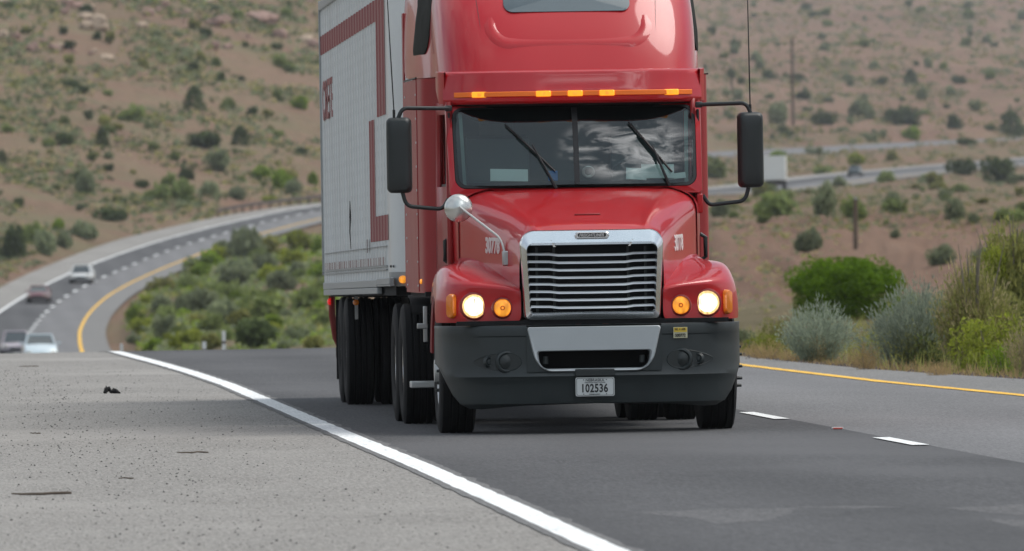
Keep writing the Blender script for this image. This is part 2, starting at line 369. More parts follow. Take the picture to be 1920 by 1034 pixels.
for sx in SG:
    MB().tube([(sx*.39, .08, .57), (sx*.39, .08, .63)], .022, 10).build("tow_pin", BLACK, bumper)
    MB().box((sx*.11, .26, .893), (.045, .05, .06)).build("tow_hook", mat("hook_red"+str(sx), (.3, .02, .02), .5), T, bevel=.01)
    # fog lamp, its pocket painted as flat shade
    def by(x): return interp(abs(x), BY)+.010
    fg = MB()
    c = Vector((sx*.705, by(.705), .592))
    fg.lathe([(.012, .055), (-.004, .062), (-.012, .074), (-.008, .086), (.012, .094)], c, (sx*.12, 1, 0), 30)
    fo = fg.build("fog_lamp", BUMP, T)
    MB().lathe([(.02, .06), (-.002, .058), (-.012, .04), (-.016, .001)], c, (sx*.12, 1, 0), 24).build("lens", BLACK, fo)
    c2 = Vector((sx*.845, by(.845), .594))
    f2 = MB().lathe([(.01, .028), (-.012, .03), (-.016, .038), (.01, .05)], c2, (sx*.45, 1, 0), 20); f2.lathe([(.0, .03), (-.01, .02), (-.012, .001)], c2, (sx*.45, 1, 0), 20)
    eye = []
    for k in range(24):
        a = 2*PI*k/24; ex = .78+.19*math.cos(a); ez = .592+.098*(1-.30*(1+math.cos(a)))*math.sin(a)
        eye.append((sx*ex, by(ex)-.001, ez))
    f2.tube(eye+[eye[0]], .0045, 6)
    MB().add([(e[0], e[1]-.002, e[2]) for e in eye]+[(sx*.78, by(.78)-.004, .592)], [(k, (k+1) % 24, 24) for k in range(24)]).build("fog_pocket_shade", BLACK, fo)  # flat dark patch painting the shade of a recessed scoop
    f2.build("fog_surround", BUMP, fo)
MB().box((0, .16, .905), (2.2, .06, .035)).build("bumper_gap_shade", DARK, bumper)  # black bar standing for the shade in the gap over the bumper
# plate and bracket
pl = MB().loops([[(x, y, .381+z) for x, z in rrect(-.157, .157, -.076, .076, .014, 4)] for y in (-.006, -.012)], cap0=True, cap1=True).build("licence_plate", PLATE, T)
MB().loops([[(x, -.0125, .381+z) for x, z in rrect(-.150, .150, -.070, .070, .012, 4)], [(x, -.0135, .381+z) for x, z in rrect(-.150, .150, -.070, .070, .012, 4)], [(x, -.0135, .381+z) for x, z in rrect(-.147, .147, -.067, .067, .012, 4)], [(x, -.0125, .381+z) for x, z in rrect(-.147, .147, -.067, .067, .012, 4)]]).build("plate_border", PLATEK, pl)
def pfn(x0, z0): return lambda a, b_, c: (x0+a, -.0115-c, z0+b_)
text_mesh("NEBRASKA", .150, .021, pfn(-.075, .424), "plate_lettering", PLATEK, pl)
text_mesh("APPORTIONED POWER", .17, .0085, pfn(-.085, .411), "plate_small_lettering", PLATEK, pl)
text_mesh("102536", .208, .071, pfn(-.104, .335), "plate_number", PLATEK, pl, bold=.03, cond=1.08)
text_mesh("PERMANENT", .09, .009, pfn(-.048, .316), "plate_small_lettering", PLATEK, pl)
for x in (-.092, .092):
    for z in (.437, .322): MB().lathe([(0, .0045), (-.003, .004), (-.003, .0005)], (x, -.012, z), (0, 1, 0), 8).build("plate_bolt", PLATEK, pl)
MB().box((0, .0, .495), (.32, .05, .06)).build("plate_bracket", BLACK, T, bevel=.008)
stk = MB().box((.70, .036, .806), (.115, .006, .088), rot=(0, 0, .13)).build("permit_sticker", STICK2, T)
MB().box((.70, .0325, .828), (.106, .004, .036), rot=(0, 0, .13)).build("sticker_band", STICK, stk)
text_mesh("500772", .085, .026, lambda a, b_, c: (.657+a, .0285+.13*(a-.04)-c, .772+b_), "sticker_number", PLATEK, stk)
text_mesh("NE  4  APR", .085, .016, lambda a, b_, c: (.657+a, .0265+.13*(a-.04)-c, .826+b_), "sticker_month", CASTIRON, stk)

# windshield: W(s,t)
def W(s, t, o=0.0):
    return (s*(1.012+.012*t), 1.80+.27*t+.14*s*s-.13*t*(1-t)-o, 2.003+.668*t)
def wl(s0, s1, t0, t1, r, o):
    return [W(x, z/.662, o) for x, z in [(p[0]/1.0, p[1]) for p in rrect(s0, s1, t0*.662, t1*.662, r, 8)]]
wf = MB().loops([wl(-1.032, 1.032, -.10, 1.07, .03, -.08), wl(-1.032, 1.032, -.10, 1.07, .03, .0), wl(-1.028, 1.028, -.09, 1.065, .03, .012), wl(-.985, .985, -.01, 1.0, .09, .012), wl(-.985, .985, -.01, 1.0, .09, -.02)])
wf.build("windshield_frame", RED, T)
WS = MB().loops([wl(-.986, .986, -.012, 1.0, .09, .004), wl(-.98, .98, .0, 1.0, .085, .012), wl(-.955, .955, .035, .975, .075, .010), wl(-.955, .955, .035, .975, .075, -.012)]).build("windshield_gasket", GASKET, T)
gl = MB()
rows = [[W(lerp(-.958, .958, i/28), t) for i in range(29)] for t in np.linspace(.03, .978, 13)]
gl.grid(rows); gl.build("windshield", GLASS, T)
MB().grid([[W(x, t, o) for x, o in ((-.022, .0), (-.022, .012), (.022, .012), (.022, 0))] for t in np.linspace(.03, .98, 9)]).build("windshield_post", GASKET, WS)
# cab interior
ci = MB()
ci.box((0, 3.1, 2.3), (1.96, .04, 1.1)); ci.box((0, 2.5, 1.80), (1.96, 1.2, .05)); ci.box((0, 2.75, 2.72), (1.96, .95, .04))
for sx in SG: ci.box((sx*.60, 2.75, 2.12), (.52, .16, .62), rot=(.15, 0, 0)); ci.box((sx*.60, 2.80, 2.52), (.28, .1, .2))
ci.build("cab_lining", INTER, T, bevel=.01)
db = MB()
rows = [[(x, y+.17*abs(x)**3, z) for x in np.linspace(-.95, .95, 17)] for y, z in ((1.80, 2.02), (1.95, 2.045), (2.1, 2.05), (2.2, 2.0), (2.22, 1.8))]
db.grid(rows); dash = db.build("dashboard", DASH, T)
hd = MB()
hr = []
for t, o in ((1.02, .0), (.99, -.02), (.90, -.03), (.80, -.05)):
    hr.append([(W(s, t, 0)[0], W(s, t, 0)[1]-o+.02, W(s, lerp(t, 1.02, max(0, (abs(s)-.70)/.3)**1.5), 0)[2]) for s in np.linspace(-.97, .97, 33)])
hd.grid(hr); hd.build("visor_reflection_band", DARK, T)  # dark strip standing for the visor's reflection along the top of the glass
for c_, d_, r_ in (((-.55, 1.96, 2.105), (.31, .012, .105), (-.35, .03, 0)), ((.50, 1.97, 2.10), (.17, .012, .10), (-.35, .06, 0)), ((.68, 2.01, 2.12), (.27, .012, .12), (-.3, .02, 0)), ((.85, 2.02, 2.08), (.16, .012, .05), (-.4, -.1, 0))):
    MB().box(c_, d_, rot=r_).build("dash_paper", WHITEP, dash)
MB().box((-.19, 1.95, 2.095), (.08, .012, .085), rot=(-.35, 0, 0)).build("dash_card", BLUEP, dash)
MB().lathe([(0, .05), (-.006, .053), (-.01, .045), (-.008, .035), (0, .03)], (.10, 1.90, 2.125), (0, 1, .3), 24).build("dash_fan", ALU, dash)
MB().tube([(.52+.21*math.cos(a), 2.28-.07*math.sin(a), 2.06+.18*math.sin(a)) for a in np.linspace(0, 2*PI, 33)], .014, 8).build("steering_wheel", mat("wheel_rim_grey", (.10, .11, .115), .4), T)
for sx in SG: MB().grid([[(sx*.93, 1.98, 2.03), (sx*.90, 2.0, 2.03)], [(sx*.95, 2.2, 2.66), (sx*.92, 2.22, 2.66)]]).build("pillar_trim", mat("trim"+str(sx), (.26, .34, .32), .6), T)
# wipers
def wiper(base, tip, tail, arm):
    w = MB()
    P = lambda x, z, o=.03: W(x/(1.012+.012*((z-2.0)/.66)), (z-2.003)/.662, o)
    n = 8
    bl = [P(lerp(tail[0], tip[0], i/n), lerp(tail[1], tip[1], i/n), .024) for i in range(n+1)]
    w.tube(bl, .009, 6); w.tube([P(lerp(tail[0], tip[0], .25), lerp(tail[1], tip[1], .25), .04), P(lerp(tail[0], tip[0], .5), lerp(tail[1], tip[1], .5), .05), P(lerp(tail[0], tip[0], .78), lerp(tail[1], tip[1], .78), .04)], .010, 6)
    w.tube([P(*base, .02), P(lerp(base[0], arm[0], .5), lerp(base[1], arm[1], .5), .05), P(*arm, .05)], [.014, .010, .009], 6)
    w.build("wiper", GASKET, T)
wiper((-.175, 1.992), (-.575, 2.52), (-.18, 2.13), (-.36, 2.35))
wiper((.765, 1.998), (.445, 2.525), (.79, 2.11), (.63, 2.33))

# visor
VS = [(.16, 2.688), (.06, 2.69), (.01, 2.695), (-.015, 2.715), (-.018, 2.74), (-.010, 2.752), (-.006, 2.80), (.0, 2.81), (.03, 2.92), (.045, 2.952), (.075, 2.966), (.16, 2.970), (.46, 2.968)]
def vy(x): return 1.90+.36*abs(x/1.07)**4
b = MB()
b.grid([[(x, vy(x)+dy, z) for x in np.linspace(-1.07, 1.07, 33)] for dy, z in VS])
sv = b.build("sun_visor", RED, T)
MB().grid([[(x, lerp(vy(x)+.02, W(min(1, abs(x)/1.03), 1.0)[1]+.03, t), lerp(2.689, 2.676, t)) for x in np.linspace(-1.05, 1.05, 25)] for t in (0, .5, 1)]).build("visor_underside", DARK, sv)  # black sheet added so the windshield mirrors a dark band
MB().grid([[(x, vy(x)-.024+dy, z) for x in np.linspace(-.985, .985, 25)] for dy, z in ((.004, 2.752), (-.004, 2.756), (-.002, 2.790), (.008, 2.794))]).build("visor_strip", STRIP, T)
for x in (-.785, -.262, 0, .262, .80):
    mk = MB().loops([[(x+px*q, vy(x)-.022-dy, 2.772+pz*q) for px, pz in rrect(-.062, .062, -.024, .024, .008, 3)] for q, dy in ((1, -.01), (1, .014), (.85, .024))], cap1=True).build("marker_light", MARKER, T)
    MB().loops([[(x+px*q, vy(x)-.0465-dy, 2.772+pz*q) for px, pz in rrect(-.016, .016, -.014, .014, .006, 3)] for q, dy in ((1, -.003), (1, .002))], cap1=True).build("lamp_core", AMBERON, mk)
for sx in SG:
    wg = MB()
    rows = []
    for y, x0, x1, zb, zt in ((2.25, 1.045, 1.06, 2.70, 2.965), (2.33, 1.05, 1.10, 2.70, 2.972), (2.5, 1.08, 1.105, 2.76, 2.975), (2.62, 1.10, 1.11, 2.83, 2.975)):
        rows.append([(sx*x0, y, zb), (sx*x1, y, zb), (sx*x1, y, (zb+zt)/2), (sx*x1, y, zt), (sx*x0, y, zt)])
    wg.grid(rows, close=True); o = wg.build("visor_wing", RED, T, bevel=.008)
    for z in (2.74, 2.80, 2.90, 2.94): MB().lathe([(0, .009), (-.006, .007), (-.007, .001)], (sx*1.08, 2.325, z), (0, 1, 0), 8).build("rivet", ALU, o)

# roof fairing (horizontal sections)
RZ = [(2.94, 2.30, 1.085, 1.19), (3.10, 2.40, 1.09, 1.19), (3.25, 2.52, 1.095, 1.19), (3.40, 2.66, 1.095, 1.185), (3.56, 2.83, 1.09, 1.18), (3.70, 3.02, 1.075, 1.165), (3.82, 3.25, 1.04, 1.13), (3.90, 3.5, .96, 1.05), (3.94, 3.8, .80, .9), (3.95, 4.2, .5, .6)]
def rsec(z, yf, hw, hb, inset=0):
    pts = []
    yb = yf+1.0; n = 16
    for i in range(-n, n+1):
        a = i/n*PI/2
        x = hw*math.copysign(abs(math.sin(a))**.52, a); y = yb-(yb-yf)*abs(math.cos(a))**.52
        pts.append((x, y, z))
    ext = [(hw+(hb-hw)*.6, lerp(yb, 5.6, .13)), (hb+.01, lerp(yb, 5.6, .35)), (hb+.03, 5.6)]
    return [(-x, y, z) for x, y in ext[::-1]]+pts+[(x, y, z) for x, y in ext]
b = MB(); b.grid([rsec(*q) for q in RZ]); roof = b.build("roof_fairing", RED, T, sub=1)
bpy.context.view_layer.update()
RB_ = BVHTree.FromObject(roof, bpy.context.evaluated_depsgraph_get())
def roof_y(x, z):
    h = RB_.ray_cast(Vector((x, -5, z)), Vector((0, 1, 0))); return h[0].y if h[0] else 2.5
# raised frame round the recessed front panel, and the smoked window
def roofloop(pts, o): return [(x, roof_y(x, z)-o, z) for x, z in pts]
po = rrect(-.70, .70, 3.155, 3.86, [.1, .1, .20, .20], 10); pm = rrect(-.665, .665, 3.185, 3.85, [.1, .1, .18, .18], 10); pi_ = rrect(-.63, .63, 3.22, 3.83, [.1, .1, .15, .15], 10); pj = rrect(-.60, .60, 3.25, 3.80, [.1, .1, .13, .13], 10)
MB().loops([roofloop(po, .0), roofloop(pm, .016), roofloop(pi_, .015), roofloop(pj, -.004)]).build("fairing_panel_ridge", RED, roof, angle=80)
pw = rrect(-.525, .525, 3.462, 3.78, .07, 8)
MB().loops([roofloop(pw, .0), roofloop(pw, .014), roofloop([(x*.985, lerp(z, 3.6, .02)) for x, z in pw], .018), [(0, roof_y(0, 3.62)-.018, 3.62)]*len(pw)]).build("sky_window", SMOKE, roof, angle=25)
for sx in SG:
    MB().tube([(sx*lerp(.70, .76, t), roof_y(lerp(.70, .76, t), lerp(2.98, 3.75, t))-.001, lerp(2.97, 3.75, t)) for t in np.linspace(0, 1, 12)], .0035, 5).build("panel_seam", GASKET, roof)
    def rx(y, z, o):
        h = RB_.ray_cast(Vector((sx*2.0, y, z)), Vector((-sx, 0, 0))); return (sx*((abs(h[0].x) if h[0] else 1.18)+o), y, z)
    wy0, wy1 = (3.55, 4.35)
    ws = rrect(wy0, wy1, 3.14, 3.74, [.04, .05, .16, .04], 5); cy, cz = (wy0+wy1)/2, 3.45
    MB().loops([[rx(y, z, -.01) for y, z in ws], [rx(y, z, .010) for y, z in ws], [rx(lerp(y, cy, .06), lerp(z, cz, .06), .014) for y, z in ws], [rx(lerp(y, cy, .5), lerp(z, cz, .5), .014) for y, z in ws], [rx(cy, cz, .014)]*len(ws)]).build("upper_side_window", SIDEWIN, roof)

# cab sides / doors / sleeper
for sx in SG:
    d = MB()
    def dx(y): return 1.02+.035*(y-1.9)/1.3
    yv = [1.90, 2.02, 3.02, 3.2]; zv = [1.0, 2.02, 2.62, 2.72]
    d.grid([[(sx*(dx(y)-(0.012 if z > 2.6 else 0)), y+(.25 if (z > 2.6 and y < 2.05) else .13 if (y < 2.05 and z > 2.0) else 0), z) for y in yv] for z in zv], skip=lambda i, j: i == 1 and j == 1)
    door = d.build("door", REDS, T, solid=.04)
    g = MB().grid([[(sx*(dx(y)-.02), y+(.13 if y < 2.05 else 0), z) for y in (1.98, 2.5, 3.06)] for z in (2.0, 2.64)]).build("door_glass", TINT, door)
    fr = MB()
    for y in (2.12, 2.36, 3.02): fr.box((sx*(dx(y)+.004), y+.04, 2.32), (.02, .035, .62))
    fr.box((sx*(dx(2.6)+.004), 2.58, 2.025), (.02, .92, .035)); fr.build("window_frame", GASKET, door, bevel=.004)
    MB().tube([(sx*(dx(2.2)+.005), 2.16, 1.38), (sx*(dx(2.2)+.05), 2.16, 1.41), (sx*(dx(2.2)+.05), 2.16, 1.57), (sx*(dx(2.2)+.005), 2.16, 1.60)], .018, 8).build("grab_handle", BLACK, door)
    MB().box((sx*(dx(2.1)+.004), 2.13, 1.49), (.006, .06, .24)).build("handle_recess", DARK, door)
    MB().box((sx*1.02, 1.97, 1.85), (.05, .1, .16)).build("mirror_mount", RED, T, bevel=.01)
    # door lettering rows
    def dfn(y0, z0):
        return lambda a, b_, c: (sx*(dx(2.9)+.004+c), (y0-a) if sx < 0 else (y0-.65+a), z0+b_)
    if sx < 0:
        text_mesh("CRETE", .55, .075, dfn(3.02, 1.745), "door_lettering", LETTER, door)
        text_mesh("CARRIER", .55, .045, dfn(3.02, 1.685), "door_lettering", LETTER, door)
        text_mesh("LINCOLN NE", .80, .075, dfn(3.12, 1.575), "door_lettering", LETTER, door)
        text_mesh("US DOT", .45, .045, dfn(2.96, 1.505), "door_lettering", LETTER, door)
        text_mesh("73705", .68, .085, dfn(3.08, 1.395), "door_lettering", LETTER, door)
    # sleeper side wall
    s = MB()
    prof = [(1.055, 3.2), (1.10, 3.235), (1.155, 3.265), (1.185, 3.30), (1.203, 3.42), (1.212, 3.62), (1.22, 4.2), (1.226, 5.6), (1.0, 5.62)]
    s.grid([[(sx*x, y, z) for x, y in prof] for z in (1.14, 1.2, 2.0, 2.93)])
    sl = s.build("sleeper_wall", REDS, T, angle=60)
    MB().box((sx*1.224, 4.55, 2.94), (.012, 2.0, .012)).build("wall_seam", GASKET, sl)
    MB().box((sx*1.215, 3.72, 2.04), (.012, .05, 1.78)).build("seam_strip", REDS, sl, bevel=.003)
    if sx < 0:
        r0 = MB().lathe([(0, .011), (.006, .008), (.008, .001)], (0, 0, 0), (sx, 0, 0), 8).build("rivet", ALU, sl); r0.location = (sx*1.221, 3.72, 1.2)
        for k in range(1, 18):
            r1 = r0.copy(); COL.objects.link(r1); r1.parent = sl; r1.location = (sx*1.221, 3.72, 1.2+k*.2) if k < 9 else (sx*1.226, 5.4, 1.2+(k-9)*.2)
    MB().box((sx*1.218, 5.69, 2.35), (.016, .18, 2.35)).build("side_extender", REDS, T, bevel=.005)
    MB().lathe([(0, .022), (.012, .020), (.018, .010), (.019, .001)], (sx*1.205, 3.48, 1.235), (sx, 0, 0), 14).build("side_lamp", AMBERON, sl)
MB().box((0, 5.6, 2.1), (2.3, .03, 1.9)).build("rear_wall", REDD, T)
MB().box((0, 4.4, 1.13), (2.38, 2.4, .04)).build("sleeper_floor", DARK, T)
fw = MB().box((0, 1.9, 1.40), (1.8, .05, 1.0)); fw.build("firewall", DARK, T)

# mirrors
for sx in SG:
    mh = MB()
    pts = rrect(-.105, .105, -.312, .312, .045, 6)
    c = Vector((sx*1.443+(-.01 if sx < 0 else .01), 2.0, 2.285))
    rm = Euler((0, 0, sx*R(6))).to_matrix()
    mh.loops([[tuple(c+rm@Vector((p[0]*q, dy, p[1]*q2))) for p in pts] for q, q2, dy in ((.5, .75, -.075), (.8, .93, -.065), (.95, .985, -.04), (1, 1, .0), (1, 1, .06), (.97, .99, .075))], cap0=True, cap1=True)
    mir = mh.build("mirror", BLACK, T, sub=1)
    MB().loops([[tuple(c+rm@Vector((p[0]*.9, .078, p[1]*.95))) for p in pts], [tuple(c+rm@Vector((p[0]*.9, .082, p[1]*.95))) for p in pts]], cap1=True).build("mirror_glass", CHROME, mir)
    def bend(pts, n=5):
        out = []
        P = [Vector(p) for p in pts]
        out.append(P[0])
        for i in range(1, len(P)-1):
            r_ = min(.09, (P[i]-P[i-1]).length*.45, (P[i+1]-P[i]).length*.45)
            a = P[i]+(P[i-1]-P[i]).normalized()*r_; bb = P[i]+(P[i+1]-P[i]).normalized()*r_
            for k in range(n+1):
                t = k/n; out.append(a*(1-t)**2+P[i]*2*t*(1-t)+bb*t*t)
        out.append(P[-1]); return out
    ar = MB(); a2 = MB()
    ar.tube(bend([(sx*1.02, 2.08, 2.665), (sx*1.42, 2.0, 2.672), (sx*1.46, 2.0, 2.58)]), .017, 10)
    a2.tube(bend([(sx*1.05, 2.02, 1.92), (sx*1.10, 2.02, 1.835), (sx*1.40, 2.0, 1.865), (sx*1.432, 2.0, 1.99)]), .017, 10)
    ar.build("mirror_arm", BLACK, mir); a2.build("mirror_arm", BLACK, mir)
    MB().box((sx*1.035, 2.09, 2.665), (.06, .05, .05)).build("arm_bracket", BLACK, mir, bevel=.01)
    an = MB(); an.tube([(sx*(1.452 if sx > 0 else 1.49), 2.0, 2.59), (sx*(1.452 if sx > 0 else 1.49), 2.0, 2.66)], .012, 8)
    an.tube([(sx*((1.452-.004*t) if sx > 0 else (1.49+.06*t)), 2.0+.1*t, 2.66+t*1.5) for t in np.linspace(0, 1, 6)], [.006, .006, .005, .0045, .004, .003], 6)
    an.build("antenna", GASKET, T)
# round hood mirror on the viewer's left
hm = MB().lathe([(0.03, .112), (.02, .116), (.01, .114), (-.02, .102), (-.045, .075), (-.06, .04), (-.065, .001)], (-1.025, 1.0, 1.842), (.08, 1, -.1), 40).build("hood_mirror", mat("mirror_shell", (.62, .63, .6), .28, .75), T)
MB().lathe([(.031, .113), (.032, .001)], (-1.025, 1.0, 1.842), (.08, 1, -.1), 40).build("mirror_glass", CHROME, hm)
MB().tube(bend([(-1.02, .93, 1.85), (-.70, .66, 1.585), (-.672, .61, 1.45)]), .0095, 8).build("mirror_rod", ALU, hm)
MB().box((-.668, .585, 1.425), (.062, .05, .125)).build("rod_bracket", STEEL, hm, bevel=.012)

# chassis
ch = MB()
for sx in SG: ch.box((sx*.43, 4.2, .80), (.09, 7.2, .26))
ch.box((0, 1.2, .5), (1.7, .13, .12)); ch.box((0, .8, .62), (1.0, .5, .45)); ch.box((0, 5.95, .515), (1.6, .2, .25)); ch.box((0, 7.25, .515), (1.6, .2, .25)); ch.box((0, 2.5, 1.0), (1.7, 1.2, .3))
ch.build("chassis", DARK, T)
for sx in SG:
    MB().lathe([(0, .001), (0, .28), (.02, .30), (1.88, .30), (1.9, .28), (1.9, .001)], (sx*.72, 3.0, .68), (0, 1, 0), 28).build("fuel_tank", BLACK, T)
    st = MB().box((sx*1.19, 3.75, .372), (.22, .30, .055)); st.build("cab_step", ALU, T, bevel=.008)
    bk = MB(); bk.box((sx*1.19, 3.3, .88), (.035, .06, .30)); bk.box((sx*1.215, 3.3, .865), (.09, .08, .045))
    bk.build("step_bracket", STEEL, T, bevel=.006)
    # quarter fender flap over drive wheels
    MB().grid([[(sx*x, y, z) for x in (.62, 1.2)] for y, z in ((5.32, .95), (5.45, 1.04), (5.7, 1.085), (5.95, 1.09))]).build("drive_fender", DARK, T, solid=.02)
def tyre_prof(w, r, rim):
    h = w/2; p = [(-h*.86, rim), (-h, rim+.06), (-h*1.0, r-.09), (-h*.93, r-.03), (-h*.82, r-.004)]
    n = 4
    for k in range(n+1):
        a = lerp(-h*.78, h*.78, k/n)
        if 0 < k < n or True:
            if k > 0: p += [(a-.012, r), (a-.009, r-.016)]
            if k < n and k > 0: p += [(a+.009, r-.016), (a+.012, r)]
    p += [(h*.82, r-.004), (h*.93, r-.03), (h, r-.09), (h, rim+.06), (h*.86, rim)]
    return p
def wheel(parent, x, y, z, sx, kind):
    r = .52
    hub = MB()
    if kind == 'steer':
        hub.lathe([(-.10*sx, .29), (.10*sx, .29), (.135*sx, .285), (.12*sx, .26), (.06*sx, .22), (.07*sx, .15), (.13*sx, .14), (.135*sx, .10), (.17*sx, .09), (.175*sx, .001)], (x, y, z), (1, 0, 0), 40)
        for k in range(10):
            a = 2*PI*k/10; hub.tube([(x+.08*sx, y+.167*math.cos(a), z+.167*math.sin(a)), (x+(.215 if sx > 0 else .16)*sx, y+.167*math.cos(a), z+.167*math.sin(a))], [.019, .012], 6, mi=1)
        w = hub.build("wheel", [ALU, BLACK], parent)
        MB().lathe(tyre_prof(.30, r, .285), (x, y, z), (1, 0, 0), 56).build("tyre", RUBBER, w)
    else:
        hub.lathe([(.27*sx, .29), (.285*sx, .292), (.28*sx, .265), (.18*sx, .24), (.10*sx, .22), (.10*sx, .14), (.22*sx, .13), (.23*sx, .001)], (x-.17*sx, y, z), (1, 0, 0), 40)
        w = hub.build("wheel", CHROME if kind == 'drive' else ALU, parent)
        MB().lathe(tyre_prof(.275, r, .288), (x, y, z), (1, 0, 0), 56).build("tyre", RUBBER, w)
        MB().lathe(tyre_prof(.275, r, .288), (x-.33*sx, y, z), (1, 0, 0), 48).build("tyre", RUBBER, w)
for sx in SG:
    wheel(T, sx*1.062, 1.2, .515, sx, 'steer')
    wheel(T, sx*1.13, 5.95, .515, sx, 'drive'); wheel(T, sx*1.13, 7.25, .515, sx, 'drive')
    MB().box((sx*.93, 7.95, .62), (.6, .012, .7)).build("mud_flap", RUBBER, T)

# ================================================================== THE TRAILER
TR = thing("semi_trailer", (.012, 6.2, 0), "long weathered white box trailer with faded maroon stripes behind the red tractor", "trailer")
TR.rotation_euler = (-.0058, 0, -.0068)
LT, HB, HT, HWT = 15.9, 1.245, 4.05, 1.295
PITCHR = .6225*2
def side_prof(y0, y1, off=0):
    pts = [(y0, 0)]; k = math.ceil((y0-.0)/PITCHR)
    ys = []
    y = .31125
    while y < LT:
        w = .055
        for a, b_ in ((y-w, 0), (y-w*.6, .012), (y+w*.6, .012), (y+w, 0)): ys.append((a, b_))
        a0 = y+.20; a1 = y+.6225-.20
        y += .6225
    out = [(y0, off)]
    for a, b_ in ys:
        if y0+.001 < a < y1-.001: out.append((a, b_+off))
    out.append((y1, off)); return out
def side_patch(y0, y1, z0, z1, sx, off, zslope=0):
    return [[(sx*(HWT+o), y, z) for y, o in side_prof(y0, y1, off)] for z in np.linspace(z0, z1, 2)]
for sx in SG:
    b = MB().grid(side_patch(.42, LT, HB, HT-.05, sx, 0)); b.build("side_wall", TSKIN, TR, angle=20)
    rl = MB()
    rl.box((sx*(HWT+.0), LT/2+1.35, 1.217), (.046, LT-2.7, .068)); rl.box((sx*(HWT-.003), LT/2+1.35, 1.152), (.046, LT-2.7, .056)); rl.box((sx*(HWT+.0), 1.35, 1.232), (.044, 2.69, .06)); rl.box((sx*(HWT-.003), 1.35, 1.197), (.04, 2.69, .02))
    rl.box((sx*(HWT+.004), LT/2, HT-.03), (.05, LT, .09)); rl.box((sx*(HWT+.002), LT-.03, 2.7), (.055, .06, 2.75))
    rl.build("rail", TRAIL, TR, bevel=.006)
    hl = MB()
    for z in (1.335, 1.365): hl.box((sx*(HWT+.012), LT/2+.3, z), (.014, LT-.8, .012))
    hl.box((sx*(HWT+.012), LT/2+.3, 1.54), (.014, LT-.8, .005))
    hl.build("wall_seam", TRAIL, TR)
    # stripes
    st = MB()
    st.grid(side_patch(2.28, LT-.02, 3.53, 3.72, sx, .004)); st.build("stripe", STRIPE, TR, angle=20)
    st = MB().grid(side_patch(.63, 2.28, 2.68, 3.72, sx, .004)); st.build("stripe", STRIPE, TR, angle=20)
    st = MB().grid(side_patch(3.1, 4.07, 1.59, 2.675, sx, .004)); st.build("stripe", STRIPE, TR, angle=20)
    st = MB().grid(side_patch(.46, 3.1, 1.59, 1.81, sx, .004)); st.build("stripe", STRIPE, TR, angle=20)
    MB().grid([[(sx*(HWT+.0135), y, z) for y in (.9, LT-.3)] for z in (1.375, 1.445)]).build("reflective_tape", TAPE, TR)
    MB().grid([[(sx*(HWT+.0045), y, z) for y in (4.55, 5.55)] for z in (1.50, 1.62)]).build("document_box", mat("doc"+str(sx), (.22, .20, .20), .6), TR)
    # hanging strap mark
    MB().tube([(sx*(HWT+.02), 8.55, 1.55), (sx*(HWT+.03), 8.5, 1.72), (sx*(HWT+.02), 8.6, 1.85), (sx*(HWT+.025), 8.5, 2.0)], [.003, .006, .010, .003], 6).build("strap", GASKET, TR)
    def tf(a, b_, c): return (sx*(HWT+.0135+c), (15.45-a) if sx < 0 else (12.8+a), 2.86+b_)
    text_mesh("CRETE", 2.65, .40, tf, "trailer_lettering", STRIPE, TR, depth=.004, cond=1.3, bold=.015)
# roof, floor, nose, doors
MB().box((0, LT/2+.2, HT), (2.58, LT-.4, .05)).build("roof", TRAIL, TR)
nz = MB()
np_ = [(-HWT, .43), (-HWT, .36), (-1.28, .22), (-1.2, .10), (-1.08, .03), (-.9, 0), (0, -.02), (.9, 0), (1.08, .03), (1.2, .10), (1.28, .22), (HWT, .36), (HWT, .43)]
nz.grid([[(x, y, z) for x, y in np_] for z in (1.30, 4.02)]); nz.build("nose", TNOSE, TR, angle=60)
nr = MB(); nr.grid([[(x*1.004, y-.006, z) for x, y in np_] for z in (1.187, 1.31)]); MB().grid([[(x*1.004, y-.006, z) for x, y in np_] for z in (4.0, 4.075)]).build("nose_rail", TRAIL, TR, angle=60)
o = nr.build("nose_rail", TRAIL, TR, angle=60)
for x, y in ((-1.29, .3), (-1.285, .25), (-1.27, .2)): MB().lathe([(0, .012), (-.006, .008), (-.007, .001)], (x, y-.004, 1.36), (1, 0, 0), 8).build("rivet", GASKET, o)
MB().lathe([(0, .034), (-.02, .032), (-.03, .02), (-.033, .001)], (-1.195, .085, 1.245), (.5, 1, 0), 18).build("corner_lamp", AMBERON, TR)
MB().lathe([(0, .034), (-.02, .032), (-.03, .02), (-.033, .001)], (1.195, .085, 1.245), (-.5, 1, 0), 18).build("corner_lamp", AMBERON, TR)
MB().box((0, LT-.01, 2.6), (2.5, .04, 2.8)).build("rear_door", TNOSE, TR)
MB().box((0, 8, 1.17), (2.5, 15.6, .12)).build("floor", DARK, TR)
bg = MB()
for sx in SG: bg.box((sx*.5, 12, 1.0), (.1, 4.5, .22)); bg.box((sx*.55, 3.6, .75), (.12, .14, .7))
bg.box((0, 11.8, 1.115), (2.36, 5.0, .035)); bg.box((0, 11.8, 1.06), (1.5, 5.0, .10)); bg.box((0, 6.5, 1.09), (1.2, 8, .08)); bg.box((0, 11.2, .62), (1.7, .14, .14)); bg.box((0, 12.5, .62), (1.7, .14, .14)); bg.box((0, .9, 1.1), (1.2, 1.3, .08))
bg.build("bogie", DARK, TR)
